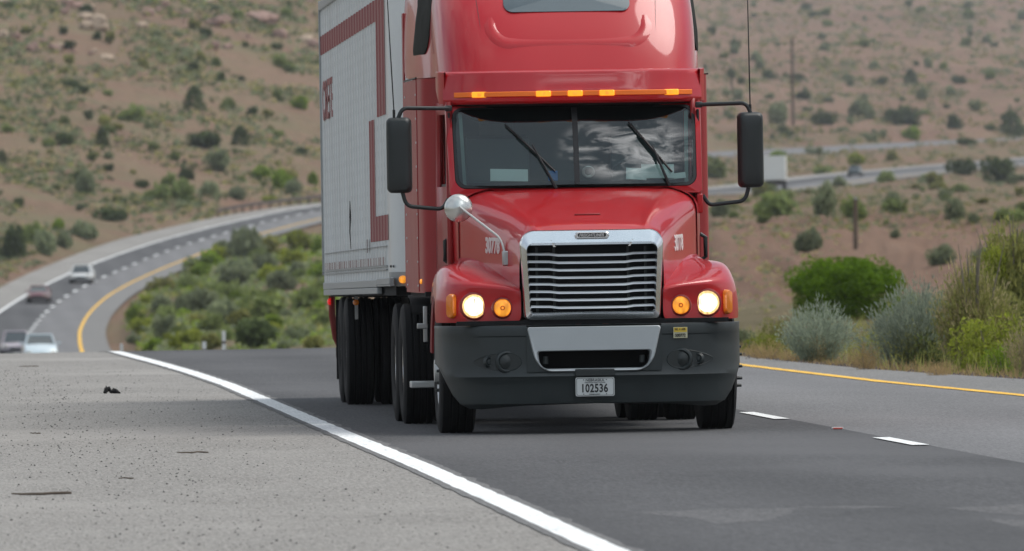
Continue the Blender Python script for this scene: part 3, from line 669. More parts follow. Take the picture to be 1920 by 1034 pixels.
for sx in SG:
    for yy in (11.1, 12.45): wheel(TR, sx*1.155, yy, .515+.0058*yy, sx, 'trailer')
    MB().box((sx*.99, 13.35, .69), (.60, .012, .78)).build("mud_flap", RUBBER, TR)
    MB().tube([(sx*1.235, LT-.05, 1.12), (sx*1.235, LT-.05, .93), (sx*1.2, LT-.02, .70), (sx*1.16, LT, .62), (sx*1.15, LT, .56)], .035, 8).build("underride_post", mat("underride_red"+str(sx), (.20, .018, .014), .6), TR)
    MB().lathe([(0, .035), (sx*.025, .03), (sx*.035, .001)], (sx*1.25, LT-.1, 1.06), (1, 0, 0), 14).build("tail_marker", REDLENS, TR)
    ml_ = MB().box((sx*1.22, 9.9, 1.0), (.03, .03, .22)).build("marker_bracket", STEEL, TR)
    MB().lathe([(0, .03), (-.015, .028), (-.02, .001)], (sx*1.225, 9.875, 1.05), (0, 1, 0), 12).build("marker_lamp", AMBER, ml_)
MB().box((0, LT, .55), (2.4, .08, .1)).build("underride_bar", CASTIRON, TR)


# ================================================================== ROAD AND TERRAIN
def zr(y):                             # profile of the near road: level, then a crest
    if y < 70: return 0.0
    if y < 73.2: return -(y-70)**2/500
    return -.0205-(y-73.2)*.0128 if y < 320 else -.0205-246.8*.0128-(y-320)*.0060
VIS = [(620, 686), (700, 664), (780, 640), (850, 620), (890, 583), (920, 557), (945, 537), (975, 515), (1005, 493), (1045, 467), (1075, 448), (1095, 437), (1140, 413), (1180, 395), (1240, 376), (1290, 371), (1340, 368), (1380, 365), (1420, 353), (1460, 342), (1550, 327), (1640, 318), (1780, 303), (2000, 280)]
T_OUT = [(668, -260), (640, -190), (600, -110), (540, 0), (513, 50), (483, 133), (453, 200), (435, 287), (418, 353), (395, 470), (372, 610)]
T_WHI = [(668, -120), (660, -100), (640, -75), (620, -45), (605, -25), (583, 0), (560, 42), (537, 80), (520, 120), (497, 167), (457, 283), (443, 333), (418, 433), (395, 535), (382, 600), (376, 660)]
T_DAS = [(668, 25), (660, 32), (640, 46), (620, 60), (590, 80), (576, 93), (557, 123), (537, 160), (515, 210), (493, 260), (467, 327), (448, 387), (437, 433), (413, 513), (395, 600), (376, 725)]
T_YEL = [(668, 156), (653, 157), (640, 148), (620, 147), (605, 152), (583, 167), (557, 200), (527, 250), (493, 333), (460, 417), (430, 520), (410, 600), (395, 665), (376, 785)]
for t_ in (T_OUT, T_WHI, T_DAS, T_YEL): t_.sort()
MIDU = [(1240, 725), (1290, 900), (1340, 1110), (1380, 1335), (1420, 1450), (1460, 1520), (1550, 1640), (1640, 1760), (1780, 1920), (2000, 2200)]
ST = []
def yel(y): return interp(y, [(-200, 6.2), (10, 5.3), (16, 5.2), (27, 4.87), (43, 4.69), (70, 4.9), (200, 5.6)])
def whi(y): return interp(y, [(-200, -2.3), (-60, -2.28), (-33, -2.12), (-24, -2.05), (-12, -1.975), (2.2, -1.93), (18, -1.86), (33, -1.80), (45, -1.84), (55, -1.93), (67, -2.08), (80, -2.2), (200, -1.97)])
def edge(y): return interp(y, [(-200, 7.2), (20, 6.75), (27, 6.39), (36.6, 5.73), (50.7, 5.40), (70, 5.6), (200, 7.2)])
for y in [-200, -150, -110, -90, -75, -60, -50, -42, -36, -30, -24, -18, -12, -6, 0, 6, 12, 16, 20, 27, 33, 38, 44, 50, 56, 62, 66, 69, 70.5, 71.5, 72.5, 73.5, 76, 80, 90, 110, 140, 180, 230, 300, 380, 450]:
    ST.append([Vector((x, y, zr(y))) for x in (-9.0, whi(y), 2.03, yel(y), edge(y))])
far = []
for d, v in VIS:
    if d <= 1240:
        us = [interp(v, t_) for t_ in (T_OUT, T_WHI, T_DAS, T_YEL)]
        if d == 1240: us = [620, 660, 725, 785]
        us.append(us[3]+1.9*FPX/d)
    else:
        c = interp(d, MIDU); k = FPX/d*1.15; us = [c-7.4*k, c-4.4*k, c, c+4.4*k, c+6.8*k]
    far.append([at(u, v, d) for u in us])
# smooth the far stations a little along the road
for _ in range(1):
    f2 = [[p.copy() for p in s] for s in far]
    for i in range(1, len(far)-1):
        for j in range(5): f2[i][j] = far[i][j]*.5+(far[i-1][j]+far[i+1][j])*.25
    far = f2
NS = ST+far
def catmull(S, seg):
    out = []
    for i in range(len(S)-1):
        p0, p1, p2, p3 = S[max(i-1, 0)], S[i], S[i+1], S[min(i+2, len(S)-1)]
        n = seg if (p1[2]-p2[2]).length > 12 else 1
        for k in range(n):
            t = k/n
            row = []
            for j in range(5):
                a, b, c, d = p0[j], p1[j], p2[j], p3[j]
                if n == 1: row.append(b.copy()); continue
                l1 = (b-a).length+1e-6; l2 = (c-b).length; l3 = (d-c).length+1e-6
                m1 = (c-b)/l2*.5+(b-a)/l1*.5 if l1 > 1e-3 else (c-b)/l2
                m2 = (c-b)/l2*.5+(d-c)/l3*.5 if l3 > 1e-3 else (c-b)/l2
                h00, h10, h01, h11 = 2*t**3-3*t*t+1, t**3-2*t*t+t, -2*t**3+3*t*t, t**3-t*t
                row.append(b*h00+m1*l2*h10+c*h01+m2*l2*h11)
            out.append(row)
    out.append(S[-1]); return out
RS = catmull(NS, 7)
def fdepth(p): return (p-CAM).dot(FH)
def flat(p): return (p-CAM).dot(RH)
RD = np.array([fdepth(s[2]) for s in RS])
RA0 = np.array([flat(s[0]) for s in RS]); RA4 = np.array([flat(s[4]) for s in RS]); RZZ = np.array([s[2].z for s in RS]); RA2 = np.array([flat(s[2]) for s in RS])
ordr = np.argsort(RD); RDs = RD[ordr]; RA0s, RA4s, RZs, RA2s = RA0[ordr], RA4[ordr], RZZ[ordr], RA2[ordr]
# the opposite carriageway far to the right
UP = [(1960, 296, 1180), (1985, 293, 1300), (2060, 284, 1480), (2130, 276, 1650), (2200, 268, 1800), (2270, 262, 1940), (2400, 252, 2250)]
UR = []
for d, v, u in UP:
    k = FPX/d; UR.append([at(u+q*k, v, d) for q in (-12, -8.5, 0, 8.5, 11)])
UR = catmull(UR, 6)
UD = np.array([fdepth(s[2]) for s in UR]); U0 = np.array([flat(s[0]) for s in UR]); U4 = np.array([flat(s[4]) for s in UR]); UZ = np.array([s[2].z for s in UR])

# columns of terrain profile: (forward distance, picture height) or ('z', ...)
L0 = [(905, 570), (945, 540), (975, 518), (1000, 500), (1060, 440), (1120, 400), (1200, 310), (1320, 205), (1450, 105), (1600, 0), (1900, -150), (2500, -260), (8000, -330)]
HZ = {-2000: [(160, 'z-.06'), (250, 'z-.4'), (600, 'z-.6'), (850, 625), (905, 590), (1000, 530), (1120, 440), (1320, 240), (1600, 40), (1900, -110), (2500, -250), (8000, -330)]}
HZ[-600] = HZ[-2000]
HZ[0] = [(160, 'z-.06'), (250, 'z-.4'), (600, 'z-.5'), (700, 664), (780, 643), (850, 622), (890, 585)]+L0
HZ[300] = [(160, 'z-.06'), (220, 'z-.3'), (330, 662), (400, 656), (500, 643), (600, 620), (700, 596), (800, 567), (900, 537), (960, 515), (1005, 494), (1045, 468), (1075, 449), (1095, 438), (1140, 410), (1200, 355), (1320, 250), (1450, 150), (1650, 0), (1950, -150), (2500, -260), (8000, -330)]
HZ[600] = [(160, 'z-.06'), (200, 'z-.2'), (300, 664), (380, 656), (500, 636), (650, 590), (800, 540), (950, 482), (1095, 438), (1180, 397), (1240, 371), (1270, 352), (1400, 250), (1600, 100), (1750, 0), (2000, -130), (2500, -250), (8000, -330)]
HZ[960] = [(160, 'z-.06'), (200, 'z-.2'), (400, 645), (600, 585), (900, 500), (1100, 430), (1240, 385), (1340, 368), (1500, 330), (1700, 260), (2000, 150), (2500, 20), (3500, -120), (8000, -300)]
HZ[1340] = [(160, 'z-.10'), (200, 'z-.25'), (260, 598), (420, 590), (520, 572), (585, 445), (615, 424), (800, 410), (1100, 390), (1300, 374), (1380, 366), (1460, 348), (1700, 320), (1900, 303), (1990, 293), (2150, 262), (2400, 225), (2700, 170), (3000, 130), (3600, 60), (4200, 0), (5200, -100), (8000, -200)]
HZ[1600] = [(160, 'z-.10'), (190, 'z-.2'), (260, 588), (420, 580), (520, 562), (590, 430), (622, 408), (900, 395), (1200, 375), (1400, 352), (1510, 333), (1600, 323), (1800, 306), (2000, 291), (2095, 279), (2200, 255), (2500, 215), (2800, 170), (3200, 110), (3700, 60), (4300, 0), (5200, -90), (8000, -190)]
HZ[1920] = [(160, 'z-.10'), (190, 'z-.1'), (260, 572), (400, 560), (520, 540), (605, 425), (640, 405), (900, 390), (1300, 360), (1500, 340), (1700, 316), (1780, 304), (1950, 285), (2100, 268), (2220, 258), (2500, 215), (2900, 160), (3300, 110), (3800, 60), (4300, 5), (5200, -80), (8000, -180)]
HZ[3900] = HZ[1920]
KU = sorted(HZ)
def zcol(u0, tab, ds):
    dd, zz = [], []
    for d, v in tab:
        if isinstance(v, str):
            p = at(u0, 500, d); z = zr(p.y)+float(v[1:])
        else: z = at(u0, v, d).z
        dd.append(d); zz.append(z)
    # monotone smooth interpolation
    z = np.interp(ds, dd, zz)
    return np.where(ds < dd[0], -.06, z)
rad = np.concatenate([np.geomspace(4, 60, 22)[:-1], np.linspace(60, 180, 110)[:-1], np.geomspace(180, 700, 150)[:-1], np.geomspace(700, 2400, 240)[:-1], np.geomspace(2400, 5600, 60)])
th = np.concatenate([np.linspace(-180, -8, 44)[:-1], np.linspace(-8, -2.9, 40)[:-1], np.linspace(-2.9, 2.9, 460)[:-1], np.linspace(2.9, 8, 40)[:-1], np.linspace(8, 180, 44)])
cols = np.array([zcol(u, HZ[u], rad) for u in KU])
# soften the kinks of each column
def soften(a, n):
    for _ in range(n):
        b = a.copy(); b[:, 1:-1] = a[:, 1:-1]*.5+(a[:, :-2]+a[:, 2:])*.25; a = b
    return a
near_i = np.searchsorted(rad, 185)
cs = soften(cols.copy(), 5); cols[:, near_i:] = cs[:, near_i:]
ZT = np.zeros((len(th), len(rad))); VEG = np.zeros_like(ZT); PX = np.zeros_like(ZT); PY = np.zeros_like(ZT); ONR = np.zeros_like(ZT)
def sstep(a, b, x):
    t = np.clip((x-a)/(b-a), 0, 1); return t*t*(3-2*t)
def fbm(x, y, s, o=4): return noise.fractal(Vector((x/s, y/s, 3.7)), .9, 2.1, o)
for i, t in enumerate(th):
    tt = R(t); ct, stt = math.cos(tt), math.sin(tt)
    if abs(t) <= 8: u = 960+FPX*math.tan(tt)
    else: u = 960+FPX*math.tan(R(8))*(1 if t > 0 else -1)
    k = max(1, min(len(KU)-1, int(np.searchsorted(KU, u)))); w = (u-KU[k-1])/(KU[k]-KU[k-1]); w = min(1, max(0, w))
    z = cols[k-1]*(1-w)+cols[k]*w
    g = float(sstep(8, 25, abs(t)))
    gen = -.06+np.clip(rad-300, 0, None)*.035
    z = z*(1-g)+gen*g
    x = CAM.x+rad*(stt*RH.x+ct*FH.x); y = CAM.y+rad*(stt*RH.y+ct*FH.y)
    dep = rad*ct; lat = rad*stt
    PX[i], PY[i] = x, y
    nz_ = np.zeros(len(rad))
    if abs(t) < 8:
        for j, r_ in enumerate(rad):
            if r_ < 150: nz_[j] = 0 if r_ < 60 else .02*noise.noise(Vector((x[j]/.7, y[j]/.7, 0)))
            elif r_ < 700:
                nz_[j] = (.10*fbm(x[j], y[j], 2.2, 3)+.22*fbm(x[j], y[j], 9, 3))*min(1, (r_-150)/60)
                if t > 0 and 500 < r_ < 640: nz_[j] += .55*noise.noise(Vector((x[j]/1.6, y[j]/22, 1.2)))+.3*noise.noise(Vector((x[j]/.6, y[j]/9, 5.2)))
            else: nz_[j] = .30*fbm(x[j], y[j], 5, 3)+(.9*fbm(x[j], y[j], 40, 4))*min(1, (r_-650)/600)+(0 if r_ < 2300 else 5*fbm(x[j], y[j], 220, 4)*min(1, (r_-2300)/900))+(0 if (t > 0 or r_ < 1250) else .9*abs(fbm(x[j], y[j], 7, 3)))
    # road bed
    zr_ = np.interp(dep, RDs, RZs); a0 = np.interp(dep, RDs, RA0s); a4 = np.interp(dep, RDs, RA4s)
    dl = np.maximum(np.maximum(a0-lat, lat-a4), 0); dl = np.where(dep < -110, 99, dl); dl = np.where(dep > RDs[-1], 999, dl)
    bw = np.where(dep < 150, .05, np.where(dep < 620, 2.5, 3.5))
    kk = 1-sstep(0.0, 1.0, (dl-np.where(dep < 150, 0.0, .6))/bw)
    z = z+nz_
    if abs(t) < 90:
        drop = np.where(dep < 150, .035, .22)
        z = z*(1-kk)+(zr_-drop)*kk
        kn = (dep < 165)&(dep > 0)&(dl > 0)&(dl < 12)
        uz = np.interp(dep, UD, UZ); q0 = np.interp(dep, UD, U0); q4 = np.interp(dep, UD, U4)
        dl2 = np.maximum(np.maximum(q0-lat, lat-q4), 0); dl2 = np.where((dep < UD[0])|(dep > UD[-1]), 999, dl2)
        k2 = 1-sstep(0, 1, (dl2-.8)/7.0)
        z = z*(1-k2)+(uz-.25)*k2
        kk = np.maximum(kk, k2)
    ZT[i] = z; ONR[i] = kk
    bank = np.exp(-((rad-555)/55)**2)*(1 if t > 0.5 else 0)
    VEG[i] = np.clip(.5+(-.6*bank)+np.where((rad < 520), .28, 0)+np.where(rad > 2200, -.12, 0), 0, 1)
nt_, nr_ = len(th), len(rad)
mv = np.stack([PX, PY, ZT], -1).reshape(-1, 3)
idx = np.arange(nt_*nr_).reshape(nt_, nr_)
quads = np.stack([idx[:-1, :-1], idx[1:, :-1], idx[1:, 1:], idx[:-1, 1:]], -1).reshape(-1, 4)[:, ::-1]
# normals must face up
gme = bpy.data.meshes.new("ground"); gme.from_pydata(mv.tolist(), [], quads.tolist()+[idx[:-1, 0].tolist()])
gme.polygons.foreach_set("use_smooth", [True]*len(gme.polygons))
at_ = gme.attributes.new("veg", 'FLOAT', 'POINT'); at_.data.foreach_set("value", VEG.reshape(-1).astype(np.float32))
gme.update()
go = bpy.data.objects.new("ground", gme); COL.objects.link(go); go['kind'] = 'structure'

def ground_mat():
    mt = bpy.data.materials.new("dry_earth"); mt.use_nodes = True; nt = mt.node_tree; b = nt.nodes["Principled BSDF"]; b.inputs["Roughness"].default_value = .95; b.inputs["Specular IOR Level"].default_value = .15
    L = nt.links.new; N = nt.nodes.new
    tc = N("ShaderNodeTexCoord")
    def nz(scale, det=6, ro=.6, sc=(1, 1, 1)):
        mp = N("ShaderNodeMapping"); mp.inputs["Scale"].default_value = sc; L(tc.outputs["Object"], mp.inputs[0])
        n = N("ShaderNodeTexNoise"); n.inputs["Scale"].default_value = scale; n.inputs["Detail"].default_value = det; n.inputs["Roughness"].default_value = ro; L(mp.outputs[0], n.inputs["Vector"]); return n.outputs["Fac"]
    def ramp(f, stops):
        r_ = N("ShaderNodeValToRGB"); cr = r_.color_ramp
        while len(cr.elements) < len(stops): cr.elements.new(.5)
        for e, (p, c) in zip(cr.elements, stops): e.position = p; e.color = (*c, 1)
        L(f, r_.inputs[0]); return r_.outputs[0]
    def mix(f, a, c):
        mx = N("ShaderNodeMix"); mx.data_type = 'RGBA'; L(f, mx.inputs[0]) if not isinstance(f, float) else None
        L(a, mx.inputs[6]); L(c, mx.inputs[7]); return mx.outputs[2]
    soil = ramp(nz(.09, 8), [(.3, (.155, .080, .052)), (.5, (.215, .118, .078)), (.7, (.28, .172, .118))])
    fine = ramp(nz(.8, 8, .7), [(.3, (.11, .067, .047)), (.55, (.20, .122, .085)), (.75, (.29, .20, .14))])
    s = N("ShaderNodeMix"); s.data_type = 'RGBA'; s.inputs[0].default_value = .5; L(soil, s.inputs[6]); L(fine, s.inputs[7])
    grass = ramp(nz(.5, 7, .7), [(.3, (.085, .105, .045)), (.5, (.145, .150, .075)), (.72, (.25, .205, .115))])
    av = N("ShaderNodeAttribute"); av.attribute_name = "veg"
    nm = nz(.045, 8, .68)
    ad = N("ShaderNodeMath"); ad.operation = 'ADD'; L(nm, ad.inputs[0]); L(av.outputs["Fac"], ad.inputs[1])
    mr = N("ShaderNodeMapRange"); mr.inputs[1].default_value = .90; mr.inputs[2].default_value = 1.12; L(ad.outputs[0], mr.inputs[0])
    g2 = N("ShaderNodeMath"); g2.operation = 'MULTIPLY'; L(mr.outputs[0], g2.inputs[0]); g2.inputs[1].default_value = .6
    st_ = ramp(nz(.75, 6, .7, (1, .12, .6)), [(.32, (.12, .07, .05)), (.5, (.21, .13, .092)), (.72, (.31, .22, .155))])
    big = ramp(nz(.012, 5, .6), [(.35, (.13, .078, .055)), (.65, (.28, .19, .132))])
    s1 = N("ShaderNodeMix"); s1.data_type = 'RGBA'; s1.inputs[0].default_value = .35; L(s.outputs[2], s1.inputs[6]); L(st_, s1.inputs[7])
    s2 = N("ShaderNodeMix"); s2.data_type = 'RGBA'; s2.inputs[0].default_value = .35; L(s1.outputs[2], s2.inputs[6]); L(big, s2.inputs[7]); s = s2
    c = mix(g2.outputs[0], s.outputs[2], grass)
    L(c, b.inputs["Base Color"])
    bp = N("ShaderNodeBump"); bp.inputs["Strength"].default_value = 1.0; bp.inputs["Distance"].default_value = .25
    L(nz(2.5, 8, .7), bp.inputs["Height"]); L(bp.outputs[0], b.inputs["Normal"])
    return mt
gme.materials.append(ground_mat())

# first terrain hit for a direction
UTH = 960+FPX*np.tan(np.radians(th)); inview = np.where((np.abs(th) < 3.6))[0]
def hit(u, v, dmin=0):
    i = inview[int(np.argmin(np.abs(UTH[inview]-u)))]
    rv = ray(u, v); s = rad/ (rv.dot(FH)/1.0) * math.cos(R(th[i]))
    zz = CAM.z+rv.z*s
    ok = np.where((ZT[i] >= zz)&(rad > dmin))[0]
    if len(ok) == 0: return None
    j = ok[0]
    if j == 0: return None
    d1 = zz[j-1]-ZT[i][j-1]; d2 = ZT[i][j]-zz[j]; t = d1/(d1+d2+1e-9) if d1 > 0 else 1.0
    ss = s[j-1]+(s[j]-s[j-1])*t
    p = CAM+rv*ss
    return p, ss, ONR[i][j]
def ground_z(x, y):
    p = Vector((x, y, 0))-CAM; d = p.dot(FH); a = p.dot(RH); t = math.degrees(math.atan2(a, d)); r_ = math.hypot(a, d)
    i = max(1, min(nt_-1, int(np.searchsorted(th, t)))); j = max(1, min(nr_-1, int(np.searchsorted(rad, r_))))
    a_ = (t-th[i-1])/(th[i]-th[i-1]); b_ = (r_-rad[j-1])/(rad[j]-rad[j-1])
    return (ZT[i-1][j-1]*(1-a_)+ZT[i][j-1]*a_)*(1-b_)+(ZT[i-1][j]*(1-a_)+ZT[i][j]*a_)*b_

# ---------------- road sheets
def road_mat(name, c1, c2, fine=260, speck=0, track=0, coarse=.5, patches=None, rough=.85, lo=.5, bump=.25):
    mt = bpy.data.materials.new(name); mt.use_nodes = True; nt = mt.node_tree; b = nt.nodes["Principled BSDF"]; b.inputs["Roughness"].default_value = rough; b.inputs["Specular IOR Level"].default_value = .3
    L = nt.links.new; N = nt.nodes.new; tc = N("ShaderNodeTexCoord")
    def nz(scale, det=4, ro=.6, sc=(1, 1, 1)):
        mp = N("ShaderNodeMapping"); mp.inputs["Scale"].default_value = sc; L(tc.outputs["Object"], mp.inputs[0])
        n = N("ShaderNodeTexNoise"); n.inputs["Scale"].default_value = scale; n.inputs["Detail"].default_value = det; n.inputs["Roughness"].default_value = ro; L(mp.outputs[0], n.inputs["Vector"]); return n.outputs["Fac"]
    def mr(f, a, b_, c=0, d=1):
        n = N("ShaderNodeMapRange"); L(f, n.inputs[0]); n.inputs[1].default_value = a; n.inputs[2].default_value = b_; n.inputs[3].default_value = c; n.inputs[4].default_value = d; return n.outputs[0]
    def mix(f, a, c):
        mx = N("ShaderNodeMix"); mx.data_type = 'RGBA'; L(f, mx.inputs[0])
        for k_, q in ((6, a), (7, c)):
            if isinstance(q, tuple): mx.inputs[k_].default_value = (*q, 1)
            else: L(q, mx.inputs[k_])
        return mx.outputs[2]
    f1 = nz(coarse, 6, .6, (1, .35, 1)); f2 = nz(fine/12, 4, .75, (1, .10, 1)); f3 = nz(fine/4, 3, .75, (1, .07, 1))
    c = mix(mr(f1, .36, .64), c1, c2)
    c = mix(mr(f3, .34, .68, .0, .75), c, tuple(min(1, q*1.9) for q in c2))
    c = mix(mr(f2, .58, .78, 0, .5), c, tuple(q*.35 for q in c1))
    if speck:
        vo = N("ShaderNodeTexVoronoi"); vo.inputs["Scale"].default_value = speck; L(tc.outputs["Object"], vo.inputs["Vector"])
        c = mix(mr(vo.outputs["Distance"], .12, .2, .85, 0), c, tuple(q*.18 for q in c1))
    if track:
        sp = N("ShaderNodeSeparateXYZ"); L(tc.outputs["Object"], sp.inputs[0])
        ad = N("ShaderNodeMath"); ad.operation = 'MULTIPLY_ADD'; L(sp.outputs[0], ad.inputs[0]); ad.inputs[1].default_value = 2*PI/2.1; ad.inputs[2].default_value = 0
        cs_ = N("ShaderNodeMath"); cs_.operation = 'COSINE'; L(ad.outputs[0], cs_.inputs[0])
        c = mix(mr(cs_.outputs[0], -1, 1, 0, track), c, tuple(q*.55 for q in c1))
    if patches:
        c = mix(mr(nz(patches, 5, .55, (.45, .30, 1)), .50, .66, 0, .7), c, tuple(min(1, q*1.6) for q in c2))
    L(c, b.inputs["Base Color"])
    bp = N("ShaderNodeBump"); bp.inputs["Strength"].default_value = bump; bp.inputs["Distance"].default_value = .01; L(f3, bp.inputs["Height"]); L(bp.outputs[0], b.inputs["Normal"])
    return mt
A_SHO = road_mat("gravelly_shoulder", (.142, .136, .125), (.200, .192, .178), 200, 26, 0, .45, patches=.5, bump=.8)
A_DRK = road_mat("dark_asphalt", (.034, .0345, .036), (.064, .0645, .066), 220, 0, .30, .4, patches=.2, rough=.78)
A_LIT = road_mat("grey_asphalt", (.10, .101, .104), (.138, .138, .140), 260, 30, .15, .4)
A_INN = road_mat("inner_shoulder_asphalt", (.115, .115, .113), (.15, .148, .142), 260, 30, 0, .4)
P_WHT = road_mat("white_line_paint", (.60, .63, .62), (.70, .73, .72), 200, 0, 0, 1.5, bump=.1)
P_YEL = road_mat("yellow_line_paint", (.62, .30, .045), (.74, .38, .06), 200, 0, 0, 1.5, bump=.1)
def lift(p, e): 
    return Vector((p.x, p.y, p.z+e))
def eps(p, k): return .004*k*(1 if fdepth(p) < 200 else 6)
def strip(name, S, j0, j1, material, k, c0=0, c1=0, parent=None):
    b_ = MB(); b_.grid([[lift(s[j0], eps(s[2], k)), lift(s[j0].lerp(s[j1], .5), eps(s[2], k)), lift(s[j1], eps(s[2], k))] for s in S])
    o = b_.build(name, material, parent, angle=180); o['kind'] = 'structure'; return o
def resample(S, step, dmax):
    out = []
    for a, c in zip(S, S[1:]):
        L_ = (a[2]-c[2]).length; n = max(1, int(L_/step)) if fdepth(a[2]) < dmax else 1
        for k in range(n): out.append([p.lerp(q, k/n) for p, q in zip(a, c)])
    out.append(S[-1]); return out
RS2 = resample(RS, 2.0, 175)
strip("road_shoulder", RS2, 0, 1, A_SHO, 1)
strip("road", RS2, 1, 2, A_DRK, 2)
strip("road_passing_lane", RS2, 2, 3, A_LIT, 1)
strip("road_inner_shoulder", RS2, 3, 4, A_INN, 1.5)
strip("opposite_road", UR, 0, 4, A_LIT, 1)
def line(name, S, j, off, wid, material, k, wob=0, keep=None):
    b_ = MB(); rows = []
    for q, s in enumerate(S):
        dr = (s[4]-s[0]); dr.z = 0; dr.normalize(); far_ = fdepth(s[2]) > 300
        w_ = wid*(1.5 if far_ else 1)
        n1 = wob*noise.noise(Vector((s[2].y*.9, 1, 0)))*(0 if far_ else 1); n2 = wob*noise.noise(Vector((s[2].y*1.1, 7, 0)))*(0 if far_ else 1)
        e = eps(s[2], k)
        rows.append([lift(s[j]+dr*(off-w_/2+n1), e), lift(s[j]+dr*(off+w_/2+n2), e)])
    b_.grid(rows, skip=keep)
    o = b_.build(name, material, None, angle=180); o['kind'] = 'structure'; return o
RS3 = resample(RS, .35, 165)
line("edge_line", RS3, 1, .0, .178, P_WHT, 2.8, .014)
A_MAR = road_mat("sealed_margin", (.085, .086, .086), (.12, .12, .118), 240)
line("edge_margin", RS3, 1, -.045, .20, A_MAR, 2.4, .03)
line("lane_margin", RS3, 1, .06, .18, A_MAR, 2.3, .05)
line("yellow_edge_line", RS3, 3, 0, .155, P_YEL, 2.4, .02)
# lane dashes: measured ones near, then regular
dm = MB()
def dash(x0, y0, y1, w=.13): dm.grid([[(x0-w/2, y, .0165), (x0+w/2, y, .0165)] for y in np.linspace(y0, y1, 4)])
dash(1.945, 4.75, 8.5); dash(1.95, -7.5, -4.3)
y = 17.5
while y < 66: dash(1.92, y, y+3.6); y += 12.2
y = -19.3
while y > -150: dash(1.92, y, y+3.4); y -= 12.2
acc = 0; prev = None
for s in RS:
    if fdepth(s[2]) < 640 or fdepth(s[2]) > 1260: prev = s; continue
    if prev is not None:
        L_ = (s[2]-prev[2]).length; n = max(1, int(L_/1.0))
        for k in range(n):
            acc += L_/n
            if acc % 11.5 < 3.6:
                a = prev[2].lerp(s[2], k/n); c = prev[2].lerp(s[2], (k+1)/n); dr = (s[4]-s[0]); dr.z = 0; dr.normalize()
                dm.add([lift(a-dr*.17, .1), lift(a+dr*.17, .1), lift(c+dr*.17, .1), lift(c-dr*.17, .1)], [(0, 1, 2, 3)])
    prev = s
o = dm.build("lane_dashes", P_WHT, None, angle=180); o['kind'] = 'structure'

A_PAT = road_mat("worn_pale_asphalt", (.062, .062, .063), (.085, .085, .086), 220)
def patch(pts, k):
    b_ = MB(); n = len(pts); c = sum((ground_at(u, v) for u, v in pts), Vector())/n; ring = []
    for i in range(n):
        p, q = ground_at(*pts[i]), ground_at(*pts[(i+1) % n])
        for t in range(8):
            e = p.lerp(q, t/8); ring.append(e+(e-c)*.10*noise.noise(e*3))
    b_.add([lift(e, .004*k) for e in ring], [tuple(range(len(ring)))]); o = b_.build("worn_patch", A_PAT, None, smooth=False); o['kind'] = 'structure'
patch([(1190, 964), (1330, 958), (1500, 955), (1480, 966), (1440, 980), (1340, 986), (1300, 974)], 2.15)
patch([(1770, 955), (1940, 948), (1960, 975), (1900, 968), (1850, 964)], 2.15)
patch([(1840, 975), (1960, 980), (1960, 996), (1900, 990)], 2.15)
patch([(1480, 953), (1620, 951), (1690, 953), (1600, 957)], 2.12)
# ---------------- far guard rail along the outer shoulder
gr = thing("guard_rail", RS[0][0], "low dark guard rail along the far bend at the foot of the hill", "guard rail")
gp = [s[0] for s in RS if 1150 < fdepth(s[0]) < 1262]
gr.location = gp[0]; org = Vector(gp[0])
MB().loops([[tuple(p-org+Vector(q)) for q in ((0, -.1, .55), (0, .05, .62), (0, .05, .82), (0, -.1, .9), (0, -.15, .72))] for p in gp], cap0=True, cap1=True).build("rail_beam", STEEL if False else CASTIRON, gr)
for k in range(0, len(gp)):
    pp = gp[k]-org
    MB().box((pp.x, pp.y+.1, pp.z+.35), (.16, .16, .95)).build("post", CASTIRON, gr)

# ================================================================== PLANTS
def leaf_mat(name, c, var=.45, trans=.0):
    mt = bpy.data.materials.new(name); mt.use_nodes = True; nt = mt.node_tree; b = nt.nodes["Principled BSDF"]; b.inputs["Roughness"].default_value = .75; b.inputs["Specular IOR Level"].default_value = .2
    L = nt.links.new; N = nt.nodes.new
    a = N("ShaderNodeAttribute"); a.attribute_name = "tint"; oi = N("ShaderNodeObjectInfo")
    m1 = N("ShaderNodeMix"); m1.data_type = 'RGBA'; L(a.outputs["Fac"], m1.inputs[0])
    m1.inputs[6].default_value = (*[q*(1-var) for q in c], 1); m1.inputs[7].default_value = (*[min(1, q*(1+var)) for q in (c[0]*1.06, c[1], c[2]*.9)], 1)
    hs = N("ShaderNodeHueSaturation"); mr = N("ShaderNodeMapRange"); mr.inputs[3].default_value = .75; mr.inputs[4].default_value = 1.25; L(oi.outputs["Random"], mr.inputs[0]); L(mr.outputs[0], hs.inputs["Value"]); L(m1.outputs[2], hs.inputs["Color"])
    L(hs.outputs[0], b.inputs["Base Color"])
    tl = N("ShaderNodeBsdfTranslucent"); L(hs.outputs[0], tl.inputs[0]); ms = N("ShaderNodeMixShader"); ms.inputs[0].default_value = .48
    L(b.outputs[0], ms.inputs[1]); L(tl.outputs[0], ms.inputs[2]); L(ms.outputs[0], nt.nodes["Material Output"].inputs[0])
    return mt
LM = dict(dark=leaf_mat("dark_green_leaves", (.085, .12, .05)), mid=leaf_mat("mid_green_leaves", (.185, .24, .085), .35), bright=leaf_mat("bright_green_leaves", (.20, .30, .035)), grey=leaf_mat("grey_green_leaves", (.22, .265, .16), .35), sage=leaf_mat("sage_leaves", (.32, .385, .31), .35), olive=leaf_mat("olive_leaves", (.25, .265, .09)), yellow=leaf_mat("yellow_green_leaves", (.25, .30, .045)), straw=leaf_mat("straw_blades", (.40, .30, .16), .35), vivid=leaf_mat("vivid_green_leaves", (.15, .28, .014), .45), tan=leaf_mat("tan_twigs_leaves", (.38, .335, .20), .35))
BARK = mat("bark", (.11, .085, .065), .9, 0, 0, .3, 12)
TWIG = mat("grey_twigs", (.20, .175, .14), .9, 0, 0, .3, 12)
